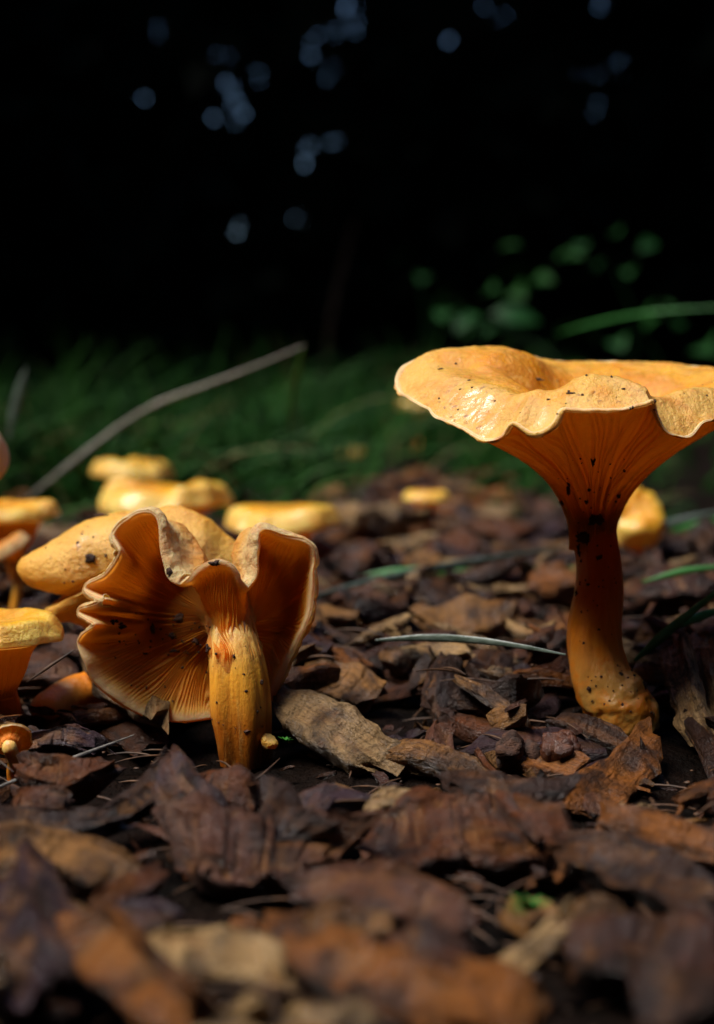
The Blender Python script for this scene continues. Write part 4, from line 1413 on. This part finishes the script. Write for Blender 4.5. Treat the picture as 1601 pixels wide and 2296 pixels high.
# ------------------------------------------------------------------ grass, stalks, plants
def grass():
    r_ = np.random.default_rng(77)
    V, F, R_, n0 = [], [], [], 0
    gx_, gy_ = np.meshgrid(np.arange(90), np.arange(90), indexing='ij')
    _cl = fbm(np.stack([gx_.ravel() * .33, gy_.ravel() * .33, 0 * gx_.ravel() + 4.5], 1), 61, 2)
    k = 0
    while k < 11000:
        y = 54 + 260 * r_.uniform() ** 1.9
        x = r_.uniform(-1, 1) * (.30 * y + 8)
        px = proj([x, y, 0])[0]
        edge = bed_edge(px) + 5 * math.sin(x * .7) + r_.normal(0, 7)
        if y < edge:
            continue
        if px > 1250 and r_.uniform() < .6:
            continue
        k += 1
        cl = float(_cl[min(len(_cl) - 1, int((x + 120) / 4) * 90 + int(y / 4))])
        if cl < r_.uniform(-.3, .35):
            continue
        h = r_.uniform(1.8, 7.5) * max(.35, 1 + .8 * cl) * (1 if y < 200 else 1.2) * (.55 if px > 1200 else 1)
        if y > 120 and r_.uniform() < .02:
            h *= 1.7
        if y < 95:
            h *= .75
        a = r_.uniform(0, 6.283)
        ln = r_.uniform(.15, 1.15)
        s = np.linspace(0, 1, 6)
        dx = np.stack([math.cos(a) * ln * h * s ** 1.8, math.sin(a) * ln * h * s ** 1.8, h * (s - .42 * ln * s ** 2.6)], 1)
        v, f = ribbon(np.array([x, y, -.1]) + dx, r_.uniform(.04, .11) * (2.0 if y > 100 and r_.uniform() < .12 else 1) * (1 - s ** 1.6) + .01, (math.sin(a), -math.cos(a), .6))
        V.append(v)
        F.append(f + n0)
        n0 += len(v)
        R_.append(np.full(len(v), r_.uniform()))
    # wispy taller blades standing out of the turf
    for _ in range(420):
        y = r_.uniform(78, 170)
        x = r_.uniform(-1, 1) * .27 * y
        px = proj([x, y, 0])[0]
        if y < bed_edge(px) + 6 or px > 1220:
            continue
        h = r_.uniform(6, 12.5)
        a, ln = r_.uniform(0, 6.283), r_.uniform(.1, .8)
        s = np.linspace(0, 1, 8)
        dx = np.stack([math.cos(a) * ln * h * s ** 1.8, math.sin(a) * ln * h * s ** 1.8, h * (s - .45 * ln * s ** 2.6)], 1)
        v, f = ribbon(np.array([x, y, -.1]) + dx, r_.uniform(.05, .13) * (1 - s ** 1.6) + .012, (math.sin(a), -math.cos(a), .6))
        V.append(v)
        F.append(f + n0)
        n0 += len(v)
        R_.append(np.full(len(v), r_.uniform(.4, 1.0)))
    v = np.concatenate(V)
    o = link("grass", mesh("grass", v, np.concatenate(F), M_GRASS, {"rnd": ('FLOAT', np.concatenate(R_))}))
    tag(o, "dark green blurred grass behind the chip bed", None, kind="stuff")


grass()


def stalk(label, pts, rad, m, cat="grass stalk", name="grass_stalk", flat=(1, .35), group=None, seed=1):
    pts = [np.asarray(p, float) for p in pts]
    if np.mean([p[2] for p in pts]) < 1.5 and 25 < proj(pts[0])[2] < 53:
        pts = [EYE + (p - EYE) * .88 for p in pts]      # lies on top of the chips
    loc = pts[0]
    r = np.interp(np.linspace(0, 1, len(pts)), [0, .12, .6, 1], [rad * .3, rad, rad * .9, rad * .25])
    me = sweep_mesh(name, m, loc, pts, r, 10, 60, flat, seed, .12)
    return tag(link(name, me, None, loc), label, cat, group)


stalk("long pale dry stalk slanting up behind the left mushrooms", [P(40, 1135, 54), P(140, 1055, 53.5), P(270, 955, 53), P(355, 905, 52.5), P(440, 872, 52), P(560, 826, 51.5), P(682, 775, 51)], .10, M_STRAW, seed=1)
stalk("green blade hanging from the tip of the long pale stalk", [P(682, 776, 51.2), P(668, 830, 52), P(655, 900, 53), P(648, 980, 54)], .12, M_GREENSTALK, "grass blade", "grass_stalk", seed=2)
stalk("pale upright stalk at the left border", [P(20, 985, 52), P(32, 920, 52), P(48, 860, 52), P(60, 825, 52)], .17, M_PALEBLADE, seed=3)
stalk("thin arched blade to the right border above the tall cap", [P(1250, 748, 78), P(1320, 728, 74), P(1420, 706, 70), P(1520, 695, 68), P(1640, 688, 66)], .075, M_GREENSTALK, "grass blade", "grass_stalk", seed=4)
stalk("bright green blade rising at the right border beside the tall stem", [P(1422, 1482, 30), P(1480, 1430, 30), P(1540, 1380, 30), P(1640, 1300, 30)], .10, M_GREENSTALK, "grass blade", "grass_stalk", seed=5)
stalk("second green blade forking low to the right border", [P(1500, 1412, 30.5), P(1550, 1390, 31), P(1600, 1372, 31.5), P(1650, 1360, 32)], .10, M_GREENSTALK, "grass blade", "grass_stalk", seed=6)
stalk("pale flat blade lying across the chips left of the tall stem", [P(842, 1436, 30), P(950, 1430, 29.6), P(1050, 1434, 29), P(1160, 1448, 28.4), P(1268, 1468, 27.6)], .07, M_PALEBLADE, "grass blade", "grass_stalk", seed=7)
stalk("long pale blade reaching from the ruffled mushroom over the chips", [P(690, 1340, 40), P(790, 1318, 41), P(900, 1290, 42), P(1000, 1270, 43), P(1120, 1250, 44), P(1290, 1222, 46)], .13, M_PALEBLADE, "grass blade", "grass_stalk", seed=8)
stalk("green blade lying under the long pale one", [P(780, 1300, 46), P(900, 1285, 46), P(1050, 1285, 46), P(1290, 1275, 46)], .16, M_GREENSTALK, "grass blade", "grass_stalk", seed=9)
stalk("pale blade crossing right behind the tall stem", [P(1380, 1222, 50), P(1460, 1190, 50), P(1540, 1165, 50), P(1650, 1140, 50)], .16, M_PALEBLADE, "grass blade", "grass_stalk", seed=10)
stalk("green blade low across the dark right side", [P(1380, 1205, 52), P(1480, 1195, 52), P(1640, 1160, 52)], .22, M_GREENSTALK, "grass blade", "grass_stalk", seed=11)
stalk("second low green blade at the right border", [P(1440, 1305, 38), P(1540, 1280, 38), P(1650, 1268, 38)], .09, M_GREENSTALK, "grass blade", "grass_stalk", seed=12)
stalk("pale straw lying at the lower left before the ruffled mushroom", [P(-30, 1775, 22.0), P(90, 1728, 22.4), P(190, 1690, 22.8), P(300, 1648, 23.4)], .038, M_STRAW, "straw", "straw", seed=13)
stalk("fine dark twig behind the ruffled mushroom's left margin", [P(60, 1530, 28), P(110, 1495, 28), P(170, 1455, 28)], .03, M_NEEDLE, "twig", "twig", (1, 1), seed=14)
stalk("fine twig on the dark soil below the ruffled mushroom's foot", [P(545, 1765, 22), P(590, 1735, 22.3), P(628, 1700, 22.8)], .022, M_NEEDLE, "twig", "twig", (1, 1), seed=15)
stalk("thin dim sapling stem rising in the dark behind", [P(716, 900, 190), P(738, 740, 200), P(752, 660, 205), P(778, 560, 210), P(800, 480, 215)], .03, M_NEEDLE, "sapling", "sapling", (1, 1), seed=16)


def moss(label, px, py, d, n, h, seed):
    r_ = np.random.default_rng(seed)
    base = P(px, py, d)
    V, F, R_, n0 = [], [], [], 0
    for k in range(n):
        a = r_.uniform(0, 6.283)
        e = r_.uniform(.1, .9)
        s = np.linspace(0, 1, 4)
        L = h * r_.uniform(.6, 1.2)
        pts = np.stack([math.cos(a) * L * s * math.cos(e), math.sin(a) * L * s * math.cos(e), L * s * math.sin(e) - .15 * L * s ** 2], 1) + r_.normal(0, .12 * h, 3) * [1, 1, .2]
        v, f = ribbon(pts, .035 * (1 - s ** 2) + .004, (math.sin(a) * .3, .2, 1))
        V.append(v)
        F.append(f + n0)
        n0 += len(v)
        R_.append(np.full(len(v), r_.uniform(0, .9)))
    me = mesh("moss_tuft", np.concatenate(V), np.concatenate(F), M_MOSS, {"rnd": ('FLOAT', np.concatenate(R_))})
    tag(link("moss_tuft", me, None, base), label, "moss", "green moss tufts between the chips")


moss("star-shaped green moss tuft behind the knobbly bark plate", 722, 1822, 21.0, 46, .42, 1)
moss("tiny green moss sprig at the foot of the ruffled mushroom", 640, 1662, 24.2, 14, .14, 2)
moss("blurred green moss tuft in the dark gap at lower right", 1190, 2040, 16.4, 26, .34, 3)
moss("tiny moss sprig above the plank at the left border", 45, 1830, 20.6, 12, .16, 4)


def leafy_plant(label, px, py, d, n, spread, size, seed):
    """a low woodland plant: stem plus single leaves"""
    r_ = np.random.default_rng(seed)
    top = P(px, py, d)
    base = np.array([top[0] + r_.normal(0, 3), top[1] + r_.normal(0, 3), 0])
    root = thing("woodland_plant", base, label, "plant", "leafy plants in the dark behind")
    pth = [base, .5 * (base + top) + np.array([2, 0, 2]), top]
    link("stem", sweep_mesh("stem", M_LEAF, base, pth, [.1, .08, .05], 6, 12, None, seed, 0), root)
    me0 = None
    for k in range(n):
        c = top + r_.normal(0, 1, 3) * spread
        a = r_.uniform(0, 6.283)
        s = np.linspace(0, 1, 7)
        L = size * r_.uniform(.7, 1.2)
        if me0 is None:
            pts = np.stack([s * size, 0 * s, .12 * size * np.sin(s * 3.1) - .1 * size * s ** 2], 1)
            v, f = ribbon(pts, size * .28 * np.sin(np.clip(s, .02, .99) * math.pi) ** .8, (0, 0, 1))
            me0 = mesh("leaf", v, f, M_LEAF, {"rnd": ('FLOAT', np.full(len(v), r_.uniform(0, .8)))})
        o = link("leaf", me0, root, c - base)
        o.rotation_euler = (r_.normal(.5, .3), r_.normal(0, .3), a)
        o.scale = (L / size,) * 3


leafy_plant("low green plant with broad leaves left above the tall cap", 1175, 640, 150, 8, (3.0, 3, 1.3), 4.5, 1)
leafy_plant("green leafy sprig highest above the tall cap", 1375, 598, 150, 7, (2.6, 3, 1.2), 4.0, 2)
leafy_plant("spreading green plant just over the tall cap's left rim", 1110, 725, 130, 8, (3.6, 3, 1.2), 4.5, 3)
leafy_plant("dim green plant above the tall cap at the right", 1450, 765, 120, 8, (4.6, 4, 1.0), 4.5, 4)
leafy_plant("faint green fern in the dark near the middle", 940, 620, 190, 5, (4, 3, 3), 4.0, 5)


# ------------------------------------------------------------------ the two dark wet lumps
def lump(name, label, cat, px, py, d, r, m, n, seed):
    base = P(px, py, d)
    r_ = np.random.default_rng(seed)
    V, F, n0 = [], [], 0
    for k in range(n):
        v, f = blob(seed + k, r * r_.uniform(.35, .6), (1, r_.uniform(.6, 1), r_.uniform(.7, 1.5)), 14)
        v = v + r_.normal(0, .38, 3) * r * [1, .7, .55] + [0, 0, r * .3]
        v = v + .03 * unit(v) * vn(v * 9, seed)[:, None]
        V.append(v)
        F += [[i + n0 for i in q] for q in f]
        n0 += len(v)
    v = np.concatenate(V)
    tag(link(name, mesh(name, v, F, m, {"gco": ('FLOAT_VECTOR', v)}), None, base), label, cat)


lump("jelly_fungus", "shiny dark red jelly-like clump left of the orange strip", "fungus", 1262, 1690, 23.6, .36, M_JELLY, 11, 5)
lump("dirt_lump", "crumbly black wet dirt lump left of the dark red clump", "dirt lump", 1150, 1705, 23.8, .34, M_DIRT, 12, 9)
